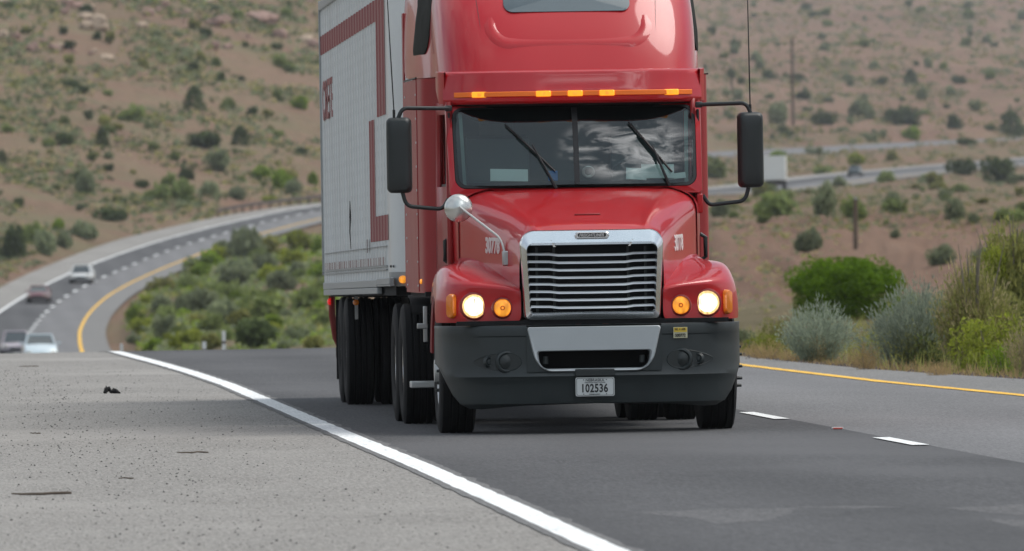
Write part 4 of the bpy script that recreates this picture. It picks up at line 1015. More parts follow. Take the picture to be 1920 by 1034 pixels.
class Leaf:
    def __init__(s): s.v = []; s.f = []; s.t = []
    def quad(s, p, a, b, t):
        o = len(s.v); s.v += [p-a-b*.25, p+b*.5-a*.2, p+a+b*.1, p-b*.5+a*.1]; s.f.append((o, o+1, o+2, o+3)); s.t += [t]*4
    def blade(s, p, q, w, t):
        d = (q-p); sd = d.cross(Vector((rnd.uniform(-1, 1), rnd.uniform(-1, 1), .2))); sd = sd.normalized()*w if sd.length > 1e-6 else Vector((w, 0, 0))
        o = len(s.v); s.v += [p-sd, p+sd, q+sd*.25, q-sd*.25]; s.f.append((o, o+1, o+2, o+3)); s.t += [t]*4
    def mesh(s, name, material):
        me = bpy.data.meshes.new(name); me.from_pydata([tuple(q) for q in s.v], [], s.f)
        a = me.attributes.new("tint", 'FLOAT', 'POINT'); a.data.foreach_set("value", np.array(s.t, dtype=np.float32)); me.materials.append(material); me.update(); return me
def rv3():
    while True:
        q = Vector((rnd.uniform(-1, 1), rnd.uniform(-1, 1), rnd.uniform(-1, 1)))
        if .05 < q.length < 1: return q.normalized()
def lobes(n, flat_=.75, spread=.6):
    out = []
    for k in range(n):
        a = rnd.uniform(0, 2*PI); r_ = spread*math.sqrt(rnd.random()); r0 = rnd.uniform(.30, .55)
        out.append((Vector((r_*math.cos(a), r_*math.sin(a), rnd.uniform(.25, .95-r0*.6)*flat_)), r0))
    return out
def crown(n, size, nl=9, flat_=.9, spread=.6):         # unit bush: radius about 1, height about flat_
    lf = Leaf(); lb = lobes(nl, flat_, spread)
    lb.append((Vector((0, 0, .4*flat_)), .55))
    for k in range(n):
        c, r_ = lb[rnd.randrange(len(lb))]; d = rv3(); d.z = d.z*.9
        lump = 1+.18*noise.noise(d*3+c*5)
        p = c+d*r_*lump*rnd.uniform(.72, 1.05)
        if p.z < .0: p.z = rnd.uniform(0, .25)
        a = rv3(); b_ = a.cross(rv3()).normalized(); sz = size*rnd.uniform(.6, 1.4)
        tn = .5+.35*noise.noise(p*2.5)+rnd.uniform(-.3, .3)
        lf.quad(p, a*sz, b_*sz*.9, min(1, max(0, tn)))
    return lf
def sprays(n, w, up=1.0, spread=.9, droop=0):             # twiggy shrub of upright blades
    lf = Leaf()
    ns = max(10, n//38)
    for k in range(ns):
        a = rnd.uniform(0, 2*PI); r_ = math.sqrt(rnd.random())*spread; tip = Vector((r_*math.cos(a), r_*math.sin(a), up*(1-.45*r_*r_)*rnd.uniform(.7, 1.12)))
        base = Vector((tip.x*.2, tip.y*.2, 0)); tn0 = rnd.uniform(.25, .75)
        for q in range(n//ns):
            t = rnd.uniform(.12, 1)**.8; p = base.lerp(tip, t)+Vector((rnd.gauss(0, .06), rnd.gauss(0, .06), rnd.gauss(0, .03)))*(.5+t)
            d = ((tip-base).normalized()+rv3()*.55).normalized()
            lf.blade(p, p+d*rnd.uniform(.035, .085)*up, w*rnd.uniform(.7, 1.4), min(1, max(0, tn0+rnd.uniform(-.3, .3))))
    return lf
PROTO = {}
for kind in ("dark", "mid", "bright", "grey", "olive", "yellow"):
    PROTO[kind] = [crown(520, .17, rnd.randint(5, 9), rnd.uniform(.85, 1.1)).mesh("shrub_leaves", LM[kind]) for _ in range(4)]
PROTO["conifer"] = []
for _ in range(2):
    lf = Leaf()
    for k in range(560):
        h = rnd.random()**1.1; a = rnd.uniform(0, 2*PI); r_ = math.sqrt(max(.02, 1-h**1.8))*rnd.uniform(.55, 1.0)*(.85+.3*noise.noise(Vector((math.cos(a)*1.5, math.sin(a)*1.5, h*3))))
        lf.quad(Vector((r_*math.cos(a), r_*math.sin(a), h*1.35)), rv3()*.17, rv3()*.15, rnd.random())
    PROTO["conifer"].append(lf.mesh("conifer_leaves", LM["dark"]))
NAMEK = dict(dark="desert_shrub", mid="desert_shrub", bright="green_shrub", grey="grey_shrub", olive="desert_shrub", yellow="green_shrub", conifer="juniper_tree")
def place(kind, u, v, w, h, label, group=None, dmin=175):
    r_ = hit(u, v, dmin)
    if r_ is None: return None
    p, d, on = r_
    if on > .93: return None
    s = d/FPX
    me = rnd.choice(PROTO[kind]); o = bpy.data.objects.new(NAMEK[kind], me); COL.objects.link(o)
    zs = 1.35 if kind == "conifer" else 1.0
    o.location = p-Vector((0, 0, .06*h*s)); o.rotation_euler = (0, 0, rnd.uniform(0, 6.28)); o.scale = (w*s/2*.98, w*s/2*.98, h*s/zs)
    tag(o, label, "tree" if kind == "conifer" else "shrub", group); return o
# single shrubs on the left hillside
SHR = [
 ("conifer", 364, 207, 52, 47, "tall rounded dark juniper alone high on the left hillside, left of the trailer's top"),
 ("mid", 246, 228, 62, 30, "broad mid-green bush on the left hillside, just left of the tall dark juniper"),
 ("conifer", 191, 275, 33, 38, "small cone-shaped dark tree on the left hillside, below the broad mid-green bush"),
 ("dark", 122, 273, 46, 24, "low dark bush left of the small cone-shaped tree on the left hillside"),
 ("grey", 164, 363, 56, 45, "round grey-green bush alone on bare earth above the far white car"),
 ("conifer", 451, 273, 44, 38, "dark pointed tree beside a long low bush on the left hillside, near the trailer"),
 ("dark", 391, 278, 86, 32, "long low dark bush just left of the dark pointed tree by the trailer"),
 ("grey", 410, 319, 62, 38, "broad grey-green bush on the slope below the dark pointed tree"),
 ("dark", 349, 335, 40, 22, "small dark bush low on the slope left of the broad grey-green bush"),
 ("dark", 266, 353, 30, 19, "small dark bush low on the slope, right of the round grey-green bush"),
 ("dark", 203, 320, 30, 15, "flat little dark bush directly above the round grey-green bush"),
 ("conifer", 4, 312, 26, 32, "dark tree cut by the left edge of the picture, halfway up the hillside"),
 ("dark", 362, 131, 40, 16, "flat dark bush high on the hillside above the tall juniper"),
 ("dark", 414, 153, 24, 20, "little dark bush high on the hillside, right of the tall juniper"),
 ("bright", 563, 203, 36, 24, "bright green bush beside the trailer's rear edge, high on the slope"),
 ("bright", 484, 336, 52, 26, "bright green bush at the left of the green cluster above the guard rail"),
 ("bright", 528, 352, 62, 36, "largest bright green bush of the cluster above the guard rail"),
 ("bright", 589, 346, 32, 24, "bright green bush touching the trailer above the guard rail"),
 ("yellow", 504, 380, 46, 13, "flat yellow-green bush just above the guard rail"),
 ("grey", 447, 375, 54, 28, "pale grey bush above the left end of the guard rail"),
 ("grey", 553, 363, 52, 28, "pale grey bush above the guard rail near the trailer"),
 ("mid", 337, 378, 62, 46, "loose green bush at the foot of the hill left of the guard rail"),
 ("grey", 395, 372, 54, 32, "pale grey bush between the loose green bush and the guard rail"),
 ("mid", 293, 380, 56, 34, "mid-green bush at the foot of the hill, left of the loose green one"),
 ("dark", 207, 414, 72, 26, "wide dark green bush on the bare verge above the far bend"),
 ("dark", 27, 485, 72, 70, "tall dark bush at the left picture edge beside the road"),
 ("mid", 57, 458, 62, 44, "mid-green bush behind the tall dark one at the left picture edge"),
 ("bright", 107, 434, 34, 25, "small bright green bush among grey ones beside the road on the left"),
 ("grey", 85, 478, 60, 46, "pale grey bush beside the road, right of the tall dark bush"),
 ("grey", 157, 447, 64, 36, "pale grey bush beside the road under the small dark hillside bush"),
 ("grey", 117, 465, 44, 32, "small grey bush at the roadside above the white car"),
 ("olive", 63, 511, 32, 17, "low olive clump at the edge of the shoulder on the left"),
]
MED = [
 ("grey", 458, 492, 92, 66, "tall grey-green bush standing over the yellow line in the median"),
 ("olive", 505, 485, 64, 48, "olive bush right of the tall grey-green median bush"),
 ("yellow", 562, 468, 64, 38, "bright yellow-green bush in the median near the trailer's lower corner"),
 ("bright", 597, 480, 30, 34, "bright green bush half hidden by the trailer's rear edge"),
 ("dark", 545, 488, 46, 24, "small dark bush on bare earth in the median, left of the trailer"),
 ("bright", 265, 602, 86, 36, "bright green wide bush near the yellow line in the lower median"),
 ("yellow", 275, 625, 64, 28, "yellow-green bush below the bright wide one in the lower median"),
 ("dark", 212, 602, 46, 32, "dark bush nearest the yellow line's bend"),
 ("grey", 207, 650, 44, 40, "greyish bush at the left tip of the median by the crest"),
 ("bright", 233, 655, 34, 16, "small bright green clump at the crest near the white edge line"),
 ("bright", 290, 657, 54, 24, "bright green low bush at the crest left of the markers"),
 ("yellow", 353, 656, 76, 40, "yellow-green bush at the crest beside the white markers"),
 ("dark", 495, 657, 108, 60, "large dark green bush at the crest left of the trailer wheels"),
 ("olive", 585, 657, 52, 30, "olive bush at the crest next to the trailer's red post"),
 ("grey", 367, 592, 106, 56, "large grey-green bush in the middle of the median thicket"),
 ("grey", 432, 615, 92, 60, "grey-green bush right of centre in the median thicket"),
 ("mid", 505, 602, 108, 62, "mid-green bush in the median thicket above the large dark one"),
 ("mid", 570, 588, 86, 60, "mid-green bush of the median thicket beside the trailer's rear corner"),
 ("grey", 433, 545, 88, 44, "grey-green bush at the back of the median thicket"),
 ("olive", 300, 548, 66, 32, "olive bush at the back of the median near the yellow line"),
 ("mid", 345, 548, 60, 34, "mid-green bush at the back of the median thicket near the yellow line"),
 ("grey", 533, 545, 76, 42, "grey-green bush at the back of the median thicket near the trailer"),
 ("olive", 395, 655, 50, 34, "olive bush behind the tall white marker post at the crest"),
 ("mid", 320, 612, 70, 40, "mid-green bush left of centre in the median thicket"),
]
RGT_ = [
 ("dark", 1440, 148, 38, 20, "dark bush beside the antenna of the right mirror, high on the right slope"),
 ("dark", 1506, 186, 38, 19, "small dark bush right of the antenna on the right slope"),
 ("grey", 1464, 232, 54, 38, "grey-green bush above the right mirror's top corner"),
 ("dark", 1543, 234, 58, 28, "dark bush between two grey bushes above the far road"),
 ("grey", 1618, 224, 60, 42, "tall grey-green bush at mid slope above the far road"),
 ("dark", 1691, 234, 88, 38, "wide dark bush right of the tall grey-green one above the far road"),
 ("bright", 1711, 262, 54, 26, "green bush just below the wide dark bush, close to the far road"),
 ("dark", 1787, 242, 40, 32, "small round dark bush at the right above the far road"),
 ("conifer", 1896, 252, 64, 46, "dark tree near the right picture edge above the far road"),
 ("conifer", 1708, 160, 34, 32, "dark rounded tree on the ridge of the right slope"),
 ("dark", 1655, 160, 38, 18, "low dark bush left of the rounded ridge tree"),
 ("grey", 1727, 188, 26, 26, "small grey bush just below the rounded ridge tree"),
 ("grey", 1785, 182, 30, 24, "grey bush right of the rounded ridge tree"),
 ("dark", 1798, 157, 36, 18, "dark bush on the ridge near the right end"),
 ("dark", 1336, 66, 24, 17, "dark bush high beside the cab roof on the right"),
 ("grey", 1530, 290, 42, 14, "flat bush at the near edge of the opposite carriageway"),
 ("dark", 1819, 273, 54, 15, "flat dark bush along the opposite carriageway at the right"),
 ("bright", 1462, 306, 54, 28, "bright bush just above the far white lorry"),
 ("mid", 1538, 327, 54, 17, "green bush between the two carriageways right of the white lorry"),
 ("yellow", 1604, 309, 42, 24, "yellowish bush in the tan strip between the carriageways"),
 ("olive", 1670, 302, 32, 22, "small olive bush in the tan strip between the carriageways"),
 ("mid", 1657, 343, 42, 26, "green bush at the near edge of the lorry's road"),
 ("dark", 1755, 326, 48, 38, "left dark bush of the row of three by the lorry's road"),
 ("dark", 1802, 329, 62, 37, "middle dark bush of the row of three by the lorry's road"),
 ("dark", 1875, 341, 78, 46, "right and largest dark bush of the row of three by the lorry's road"),
 ("mid", 1345, 335, 60, 44, "green bush between the cab and the right mirror"),
 ("mid", 1457, 405, 100, 48, "wide green bush below the far white lorry"),
 ("grey", 1543, 403, 52, 62, "tall grey-green bush right of the wide green one below the lorry"),
 ("mid", 1606, 413, 64, 44, "green bush behind the top of the near wooden pole"),
 ("mid", 1675, 402, 64, 32, "green bush right of the near wooden pole on the terrace"),
 ("grey", 1793, 413, 50, 42, "grey-green bush at the rim of the cut bank on the right"),
 ("mid", 1908, 418, 66, 28, "green bush at the rim of the cut bank by the picture edge"),
 ("grey", 1347, 407, 44, 36, "grey bush under the right mirror's lower arm"),
 ("grey", 1517, 470, 66, 46, "grey-green bush clinging to the cut bank left of the pole"),
 ("grey", 1762, 497, 62, 38, "grey-green bush on the cut bank above the pale sage"),
 ("grey", 1838, 491, 48, 27, "small grey-green bush on the cut bank at the far right"),
 ("grey", 1677, 447, 22, 18, "tiny grey tuft on the bare cut bank right of the pole"),
]
for k_, u, v, w, h, lab in SHR: place(k_, u, v, w, h, lab, "shrubs on the left hillside")
for k_, u, v, w, h, lab in MED: place(k_, u, v, w, h, lab, "bushes of the median thicket")
for k_, u, v, w, h, lab in RGT_: place(k_, u, v, w, h, lab, "shrubs on the right slope")
used = [(u, v) for _, u, v, *_ in SHR+MED+RGT_]
def scatter(n, box, kinds, wr, group, labels, test=None):
    c = 0; tries = 0
    while c < n and tries < n*8:
        tries += 1
        u = rnd.uniform(box[0], box[2]); v = rnd.uniform(box[1], box[3])
        if test and not test(u, v): continue
        if any(abs(u-a) < 20 and abs(v-b_) < 14 for a, b_ in used): continue
        k_ = rnd.choice(kinds); w = rnd.uniform(*wr)
        if place(k_, u, v, w, w*rnd.uniform(.4, .75), labels[k_], group): c += 1
GL = dict(dark="one of the small dark shrubs dotted about the hillside left of the trailer", grey="one of the small grey-green shrubs dotted about the hillside left of the trailer", mid="one of the small green shrubs dotted about the hillside left of the trailer", olive="one of the small olive shrubs dotted about the hillside left of the trailer")
scatter(95, (-60, 0, 610, 400), ("dark", "grey", "mid", "mid", "olive"), (9, 34), "small shrubs dotted over the left hillside", GL, lambda u, v: v < 500-.25*u)
GM = {k_: "one of the %s bushes packed into the median thicket inside the bend" % n for k_, n in (("grey", "grey-green"), ("mid", "green"), ("olive", "olive"), ("bright", "bright green"), ("yellow", "yellow-green"))}
scatter(70, (165, 480, 610, 660), ("grey", "grey", "mid", "mid", "olive", "bright", "yellow"), (30, 62), "bushes packed into the median thicket", GM, lambda u, v: u > interp(v, T_YEL)+36)
GRR = {k_: "one of the small %s shrubs dotted about the slopes right of the truck" % n for k_, n in (("dark", "dark"), ("grey", "grey-green"), ("mid", "green"), ("olive", "olive"))}
scatter(85, (1310, 0, 1940, 270), ("dark", "grey", "grey", "mid"), (12, 32), "small shrubs dotted over the right slopes", GRR)
scatter(34, (1340, 330, 1940, 425), ("grey", "olive", "mid"), (14, 42), "small shrubs dotted over the right slopes", GRR, lambda u, v: True)
# spindly tree
r_ = hit(1372, 178)
if r_:
    p, d, _ = r_; s = d/FPX
    t_ = thing("yucca_tree", p, "spindly tree with a dark tuft on a thin trunk, just left of the right antenna", "tree")
    MB().tube([(0, 0, -.5), (.1*s, 0, 22*s), (0, 0, 38*s)], [2.2*s, 1.8*s, 1.4*s], 6).build("trunk", BARK, t_)
    lf = Leaf()
    for k in range(420): lf.quad(rv3()*rnd.uniform(4, 12)*s*.9+Vector((0, 0, 40*s)), rv3()*2.6*s, rv3()*2.4*s, rnd.random())
    o = bpy.data.objects.new("crown", lf.mesh("crown", LM["dark"])); COL.objects.link(o); o.parent = t_

# boulders on the left hill top
ROCK = mat("pink_granite", (.29, .185, .15), .9, 0, 0, .25, 1.5, .5, 3)
ROCKG = mat("pale_granite", (.38, .29, .21), .9, 0, 0, .25, 1.5, .5, 3)
def rock_mesh(seed, material):
    import bmesh
    bm_ = bmesh.new(); bmesh.ops.create_icosphere(bm_, subdivisions=3, radius=1)
    for v in bm_.verts:
        n = noise.fractal(v.co*1.1+Vector((seed*7, 0, 0)), 1, 2, 3); c = max(abs(v.co.x), abs(v.co.y), abs(v.co.z))
        v.co = v.co*(.75/c*.45+.55)*(1+.35*n)
    me = bpy.data.meshes.new("boulder"); bm_.to_mesh(me); bm_.free(); me.materials.append(material); return me
RKS = [rock_mesh(k, ROCK if k % 3 else ROCKG) for k in range(6)]
def boulder(u, v, w, h, label, group, me=None):
    r_ = hit(u, v, 700)
    if not r_: return
    p, d, _ = r_; s = d/FPX; o = bpy.data.objects.new("boulder", me or rnd.choice(RKS)); COL.objects.link(o)
    o.location = p+Vector((0, 0, h*s*.25)); o.scale = (w*s/2, w*s/2, h*s/2*1.2); o.rotation_euler = (rnd.uniform(-.2, .2), rnd.uniform(-.3, .3), rnd.uniform(0, 6)); tag(o, label, "boulder", group)
boulder(184, 54, 38, 34, "big pale tan boulder standing out high on the left hill", "named boulders", RKS[0])
boulder(405, 48, 42, 18, "flat pink boulder at the left of the outcrop near the trailer's top", "named boulders", RKS[1])
boulder(485, 42, 70, 26, "largest pink slab of the outcrop near the trailer's top", "named boulders", RKS[2])
boulder(572, 80, 30, 16, "pale boulder beside the trailer's upper rear edge", "named boulders", RKS[3])
for k in range(150):
    u = rnd.uniform(-40, 600); v = abs(rnd.gauss(0, 75))+2
    if v > (190 if u < 330 else 115) or rnd.random() > .5+1.2*noise.noise(Vector((u/60, v/40, 0))): continue
    w = rnd.uniform(7, 30); boulder(u, v, w, w*rnd.uniform(.4, .8), "one of the pinkish boulders strewn over the top of the left hill", "boulders over the left hill top")

# tufts of low growth over all slopes: uncountable
def tufts(name, n, box, mats_, wr, test=None):
    groups = [Leaf() for _ in mats_]
    c = 0; tr = 0
    while c < n and tr < n*4:
        tr += 1
        u = rnd.uniform(box[0], box[2]); v = rnd.uniform(box[1], box[3])
        if test and not test(u, v): continue
        r_ = hit(u, v, 165)
        if not r_ or r_[2] > .75: continue
        p, d, _ = r_; s = d/FPX
        if rnd.random() > .42+1.7*noise.noise(Vector((p.x/11, p.y/40, 4))): continue
        lf = groups[min(len(groups)-1, int(rnd.random()*len(groups)))]; w = rnd.uniform(*wr)*s; c += 1
        for q in range(7):
            lf.quad(p+Vector((rnd.gauss(0, .35)*w, rnd.gauss(0, .35)*w, rnd.uniform(.05, .55)*w*.8)), rv3()*w*.36, rv3()*w*.32, rnd.random())
    vs, fs, ts, mi = [], [], [], []
    for k, lf in enumerate(groups):
        o = len(vs); vs += lf.v; fs += [tuple(i+o for i in f) for f in lf.f]; ts += lf.t; mi += [k]*len(lf.f)
    me = bpy.data.meshes.new(name); me.from_pydata([tuple(q) for q in vs], [], fs)
    a = me.attributes.new("tint", 'FLOAT', 'POINT'); a.data.foreach_set("value", np.array(ts, dtype=np.float32))
    for q in mats_: me.materials.append(q)
    me.polygons.foreach_set("material_index", mi); me.update()
    o = bpy.data.objects.new(name, me); COL.objects.link(o); o['kind'] = 'stuff'
    return o
tag(tufts("hillside_scrub", 6000, (-150, -30, 640, 540), [LM["grey"], LM["olive"], LM["dark"], LM["tan"], LM["grey"], LM["dark"]], (6, 19)), "low grey and olive scrub dotted over the left hillside", "scrub")
tag(tufts("median_scrub", 2600, (150, 450, 640, 664), [LM["mid"], LM["grey"], LM["olive"], LM["grey"], LM["mid"], LM["bright"]], (12, 26), lambda u, v: u > interp(v, T_YEL)+30), "low mixed green undergrowth covering the median", "undergrowth")
tag(tufts("slope_scrub", 5000, (1290, -30, 2050, 430), [LM["grey"], LM["olive"], LM["grey"], LM["tan"]], (5, 16)), "low grey and olive scrub dotted over the right slopes", "scrub")
tag(tufts("bank_scrub", 520, (1330, 420, 2000, 600), [LM["grey"], LM["tan"], LM["olive"]], (6, 16)), "sparse dry tufts on the bare cut bank", "scrub")

# ---------------- detailed roadside plants, right foreground
def shrub(u, v, d, w, h, parts, label, name="roadside_shrub", group="roadside plants", stems=7, stemh=.6):
    p = at(u, v, d); p.z = ground_z(p.x, p.y)-.02
    s = d/FPX; W_, H_ = w*s/2, h*s
    t_ = thing(name, p, label, "shrub", group)
    for fn, args, mk_, sc in parts:
        me = fn(*args).mesh("foliage", LM[mk_]); o = bpy.data.objects.new("foliage", me); COL.objects.link(o); o.parent = t_
        o.scale = (W_*sc[0], W_*sc[0], H_*sc[1]); o.location = (W_*sc[2], W_*sc[3], H_*sc[4])
    sb = MB()
    for k in range(stems):
        a = rnd.uniform(0, 6.28); r_ = rnd.uniform(.2, .8)
        sb.tube([(0.05*math.cos(a), .05*math.sin(a), 0), (r_*.4*W_*math.cos(a), r_*.4*W_*math.sin(a), H_*stemh*.5), (r_*W_*math.cos(a), r_*W_*math.sin(a), H_*stemh*rnd.uniform(.9, 1.3))], [.016*H_+.004, .010*H_+.003, .003], 5)
    sb.build("stem", TWIG if name != "mesquite_bush" else BARK, t_); return t_
def mesq(n):
    lf = Leaf()
    lb = []
    for k in range(46):
        a = k*2.39996; r_ = math.sqrt((k+.5)/46)*.84; lb.append((Vector((r_*math.cos(a), r_*math.sin(a), .22+.60*math.sqrt(max(0, 1-r_*r_))*rnd.uniform(.66, 1.10))), rnd.uniform(.14, .27)))
    for k in range(n):
        c, r0 = lb[rnd.randrange(len(lb))]; d_ = rv3(); p = c+Vector((d_.x, d_.y, d_.z*.8))*r0*rnd.uniform(.75, 1.05)*(1+.2*noise.noise(d_*4+c*3))
        a = rv3(); lf.quad(p, a*.028, a.cross(rv3()).normalized()*.026, min(1, max(0, .45+.4*noise.noise(p*4)+rnd.uniform(-.25, .25))))
    for k in range(n//2):
        a = rnd.uniform(0, 6.28); r_ = math.sqrt(rnd.random())*.86; lf.quad(Vector((r_*math.cos(a), r_*math.sin(a), rnd.uniform(.0, .5))), rv3()*.03, rv3()*.028, rnd.random()*.6)
    return lf
shrub(1588, 588, 250, 236, 118, [(mesq, (14000,), "vivid", (1, 1, 0, 0, 0))], "dense vivid green bush in front of the cut bank, below the near wooden pole", "mesquite_bush", stems=9, stemh=.5)
shrub(1533, 682, 137, 158, 120, [(sprays, (8000, .011, 1.0, .95), "sage", (1, 1, 0, 0, 0)), (sprays, (900, .012, .7, .8), "tan", (.8, .8, 0, -.2, 0))], "pale blue-green sagebrush at the road edge in front of the vivid green bush", "sagebrush")
shrub(1722, 690, 133, 190, 165, [(sprays, (9000, .011, 1.0, .95), "sage", (1, 1, 0, 0, 0)), (crown, (1200, .05, 8, .8), "mid", (.55, .55, .1, -.5, 0)), (sprays, (1500, .011, .8, .9), "olive", (.9, .7, 0, -.35, 0))], "larger pale sagebrush right of the first one, mixed with olive growth at its foot", "sagebrush")
shrub(1828, 700, 131, 170, 225, [(sprays, (7000, .010, .88, .95), "olive", (1, 1, 0, 0, 0)), (sprays, (2500, .010, .92, .95), "tan", (1, 1, 0, 0, 0)), (sprays, (2600, .011, .85, .9), "olive", (1, .9, .1, -.2, 0)), (crown, (2200, .035, 12, .9), "tan", (.9, .85, .0, .1, .08)), (crown, (1200, .045, 7, .8), "olive", (.6, .5, -.2, -.3, 0))], "tall twiggy tan and olive shrub right of the larger sagebrush", "twiggy_shrub", stems=22, stemh=.85)
shrub(1905, 700, 140, 190, 272, [(sprays, (4200, .012, .9, .9), "olive", (1, 1, 0, 0, 0)), (crown, (3600, .042, 14, .95), "olive", (.95, .95, 0, .1, .0)), (crown, (2000, .045, 9, .9), "mid", (.8, .85, 0, .1, .12)), (crown, (1600, .045, 7, .6), "yellow", (.5, .35, -.45, -.3, .55))], "tallest olive-green shrub at the right picture edge with a yellow-green top", "tall_shrub", stems=16, stemh=.8)
shrub(1795, 560, 190, 120, 70, [(crown, (2200, .05, 8, .9), "olive", (1, 1, 0, 0, 0))], "olive bush behind the larger sagebrush under the cut bank", "olive_shrub")
shrub(1850, 570, 175, 110, 95, [(crown, (2200, .05, 8, .9), "yellow", (1, 1, 0, 0, 0))], "yellow-green bush behind the tall twiggy shrub", "yellow_shrub")
shrub(1428, 650, 150, 92, 62, [(crown, (2200, .05, 8, .9), "yellow", (1, 1, 0, 0, 0))], "yellow-green bush beside the bumper's right end", "yellow_shrub")
shrub(1462, 640, 165, 90, 70, [(crown, (1500, .05, 8, .9), "olive", (1, 1, 0, 0, 0)), (sprays, (900, .012), "tan", (1, 1.1, 0, 0, 0))], "olive twiggy bush between the truck's fender and the first sagebrush", "olive_shrub")
shrub(1622, 648, 145, 56, 46, [(crown, (1500, .06, 6, .9), "yellow", (1, 1, 0, 0, 0))], "small yellow-green clump between the two pale sagebrushes", "yellow_shrub")
shrub(1395, 635, 160, 60, 60, [(crown, (1200, .06, 6, .9), "grey", (1, 1, 0, 0, 0))], "small grey bush just clear of the truck's right fender", "grey_shrub")
shrub(1880, 705, 126, 90, 62, [(crown, (1200, .055, 6, .9), "bright", (1, 1, 0, 0, 0))], "low green clump at the foot of the tallest shrub", "green_clump")
shrub(1925, 712, 123, 110, 110, [(sprays, (2600, .011, 1, .9), "tan", (1, 1, 0, 0, 0))], "pale straw-coloured shrub cut by the right picture edge", "straw_shrub")
for (u, v, w, h, lab) in ((1440, 672, 90, 48, "dry golden grass clump at the road edge beside the truck's bumper"), (1622, 694, 80, 62, "dry golden grass mound between the two pale sagebrushes"), (1490, 676, 60, 34, "low straw grass clump left of the first sagebrush"), (1760, 705, 80, 40, "low straw grass clump in front of the larger sagebrush")):
    shrub(u, v, fdepth(ground_at(u, v)), w, h, [(sprays, (2600, .008, 1.0, .95), "straw", (1, 1, 0, 0, 0))], lab, "grass_clump", "dry grass clumps at the road edge", stems=3, stemh=.5)
VL = {"sage": "one of the pale sagebrush plants filling the right verge", "mid": "one of the green leafy bushes filling the right verge", "yellow": "one of the yellow-green bushes filling the right verge", "olive": "one of the olive bushes filling the right verge", "tan": "one of the straw-coloured twiggy plants filling the right verge"}
for k in range(46):
    u = rnd.uniform(1400, 1960) if k % 3 else rnd.uniform(1620, 1960); d = rnd.uniform(136, 235) if k % 4 else rnd.uniform(128, 150)
    pz = at(u, 600, d)
    if pz.x < edge(pz.y)+.7: continue
    if 1470 < u < 1710 and d > 165: d = rnd.uniform(262, 330)
    kd = rnd.choice(("sage", "mid", "mid", "yellow", "olive", "olive", "tan")); s_ = 21000/d; hh = rnd.uniform(.35, .8)*(1+.5*max(0, (u-1700)/220)); ww = hh*rnd.uniform(1.1, 1.7)
    prt = [(sprays, (1500, .012, 1.0, .95), kd, (1, 1, 0, 0, 0))] if kd in ("sage", "tan") else [(crown, (1500, .05, 9, .9), kd, (1, 1, 0, 0, 0)), (sprays, (500, .012, 1.05, .9), "olive", (1, 1, 0, 0, 0))]
    shrub(u, 0, d, ww*s_, hh*s_, prt, VL[kd], "roadside_shrub", "bushes filling the right verge", stems=5)
# fringe of dry grass and stones along the inner edge
lf = Leaf()
for k in range(3600):
    y = rnd.uniform(5, 75); x = edge(y)+abs(rnd.gauss(0, .55))+.02
    h = rnd.uniform(.04, .16)*(.6+.6*noise.noise(Vector((x, y*.5, 0)))+.3)
    p = Vector((x, y, -.05)); lf.blade(p, p+Vector((rnd.gauss(0, .04), rnd.gauss(0, .04), abs(h))), .006, rnd.random())
o = bpy.data.objects.new("dry_grass", lf.mesh("dry_grass", LM["straw"])); COL.objects.link(o); tag(o, "fringe of dry straw grass along the right road edge", "grass", kind='stuff')
lf = Leaf()
for k in range(16000):
    y = rnd.uniform(15, 130); x = edge(y)+rnd.uniform(.4, 14)
    h = rnd.uniform(.08, .30); p = Vector((x, y, ground_z(x, y)-.01)); lf.blade(p, p+Vector((rnd.gauss(0, .06), rnd.gauss(0, .06), h)), .009, rnd.random())
o = bpy.data.objects.new("verge_grass", lf.mesh("verge_grass", LM["olive"])); COL.objects.link(o); tag(o, "thin dry grass covering the verge under the roadside shrubs", "grass", kind='stuff')
STONE = mat("dark_pebbles", (.045, .042, .04), .9, 0, 0, .4, 30)
def pebbles(name, n, fn, r0, r1, material, label):
    b_ = MB()
    for k in range(n):
        x, y, z = fn(); r_ = rnd.uniform(r0, r1); a = rnd.uniform(0, 6)
        vs = [(x+r_*math.cos(a+q*PI/2.5)*rnd.uniform(.7, 1.2), y+r_*math.sin(a+q*PI/2.5)*rnd.uniform(.7, 1.2), z) for q in range(5)]+[(x, y, z+r_*.9)]
        b_.add(vs, [(q, (q+1) % 5, 5) for q in range(5)])
    o = b_.build(name, material, None, smooth=False); tag(o, label, "gravel", kind='stuff')
def pf():
    y = rnd.uniform(-34, 50); x = -2.2-abs(rnd.gauss(0, 1))*1.0-rnd.uniform(.0, .9)
    if rnd.random() < .72: x = -3.6-abs(rnd.gauss(0, .9))
    return x, y, .004
pebbles("loose_gravel", 1000, pf, .004, .012, STONE, "dark loose gravel scattered over the grey shoulder")
CHIP = mat("pale_chips", (.30, .28, .25), .9, 0, 0, .4, 30); CHIPD = mat("grey_chips", (.10, .095, .088), .9, 0, 0, .4, 30)
def pf3():
    y = -34+96*rnd.random()**1.5; return rnd.uniform(-6.3, whi(y)-.1), y, .003
pebbles("loose_grit", 6000, pf3, .003, .008, CHIP, "pale loose grit covering the grey shoulder")
pebbles("dark_grit", 3500, pf3, .003, .008, CHIPD, "dark fine grit covering the grey shoulder")
def pf2():
    y = rnd.uniform(0, 70); return edge(y)+rnd.gauss(.1, .12), y, -.02
pebbles("edge_stones", 700, pf2, .015, .05, CASTIRON, "small stones along the ragged right road edge")
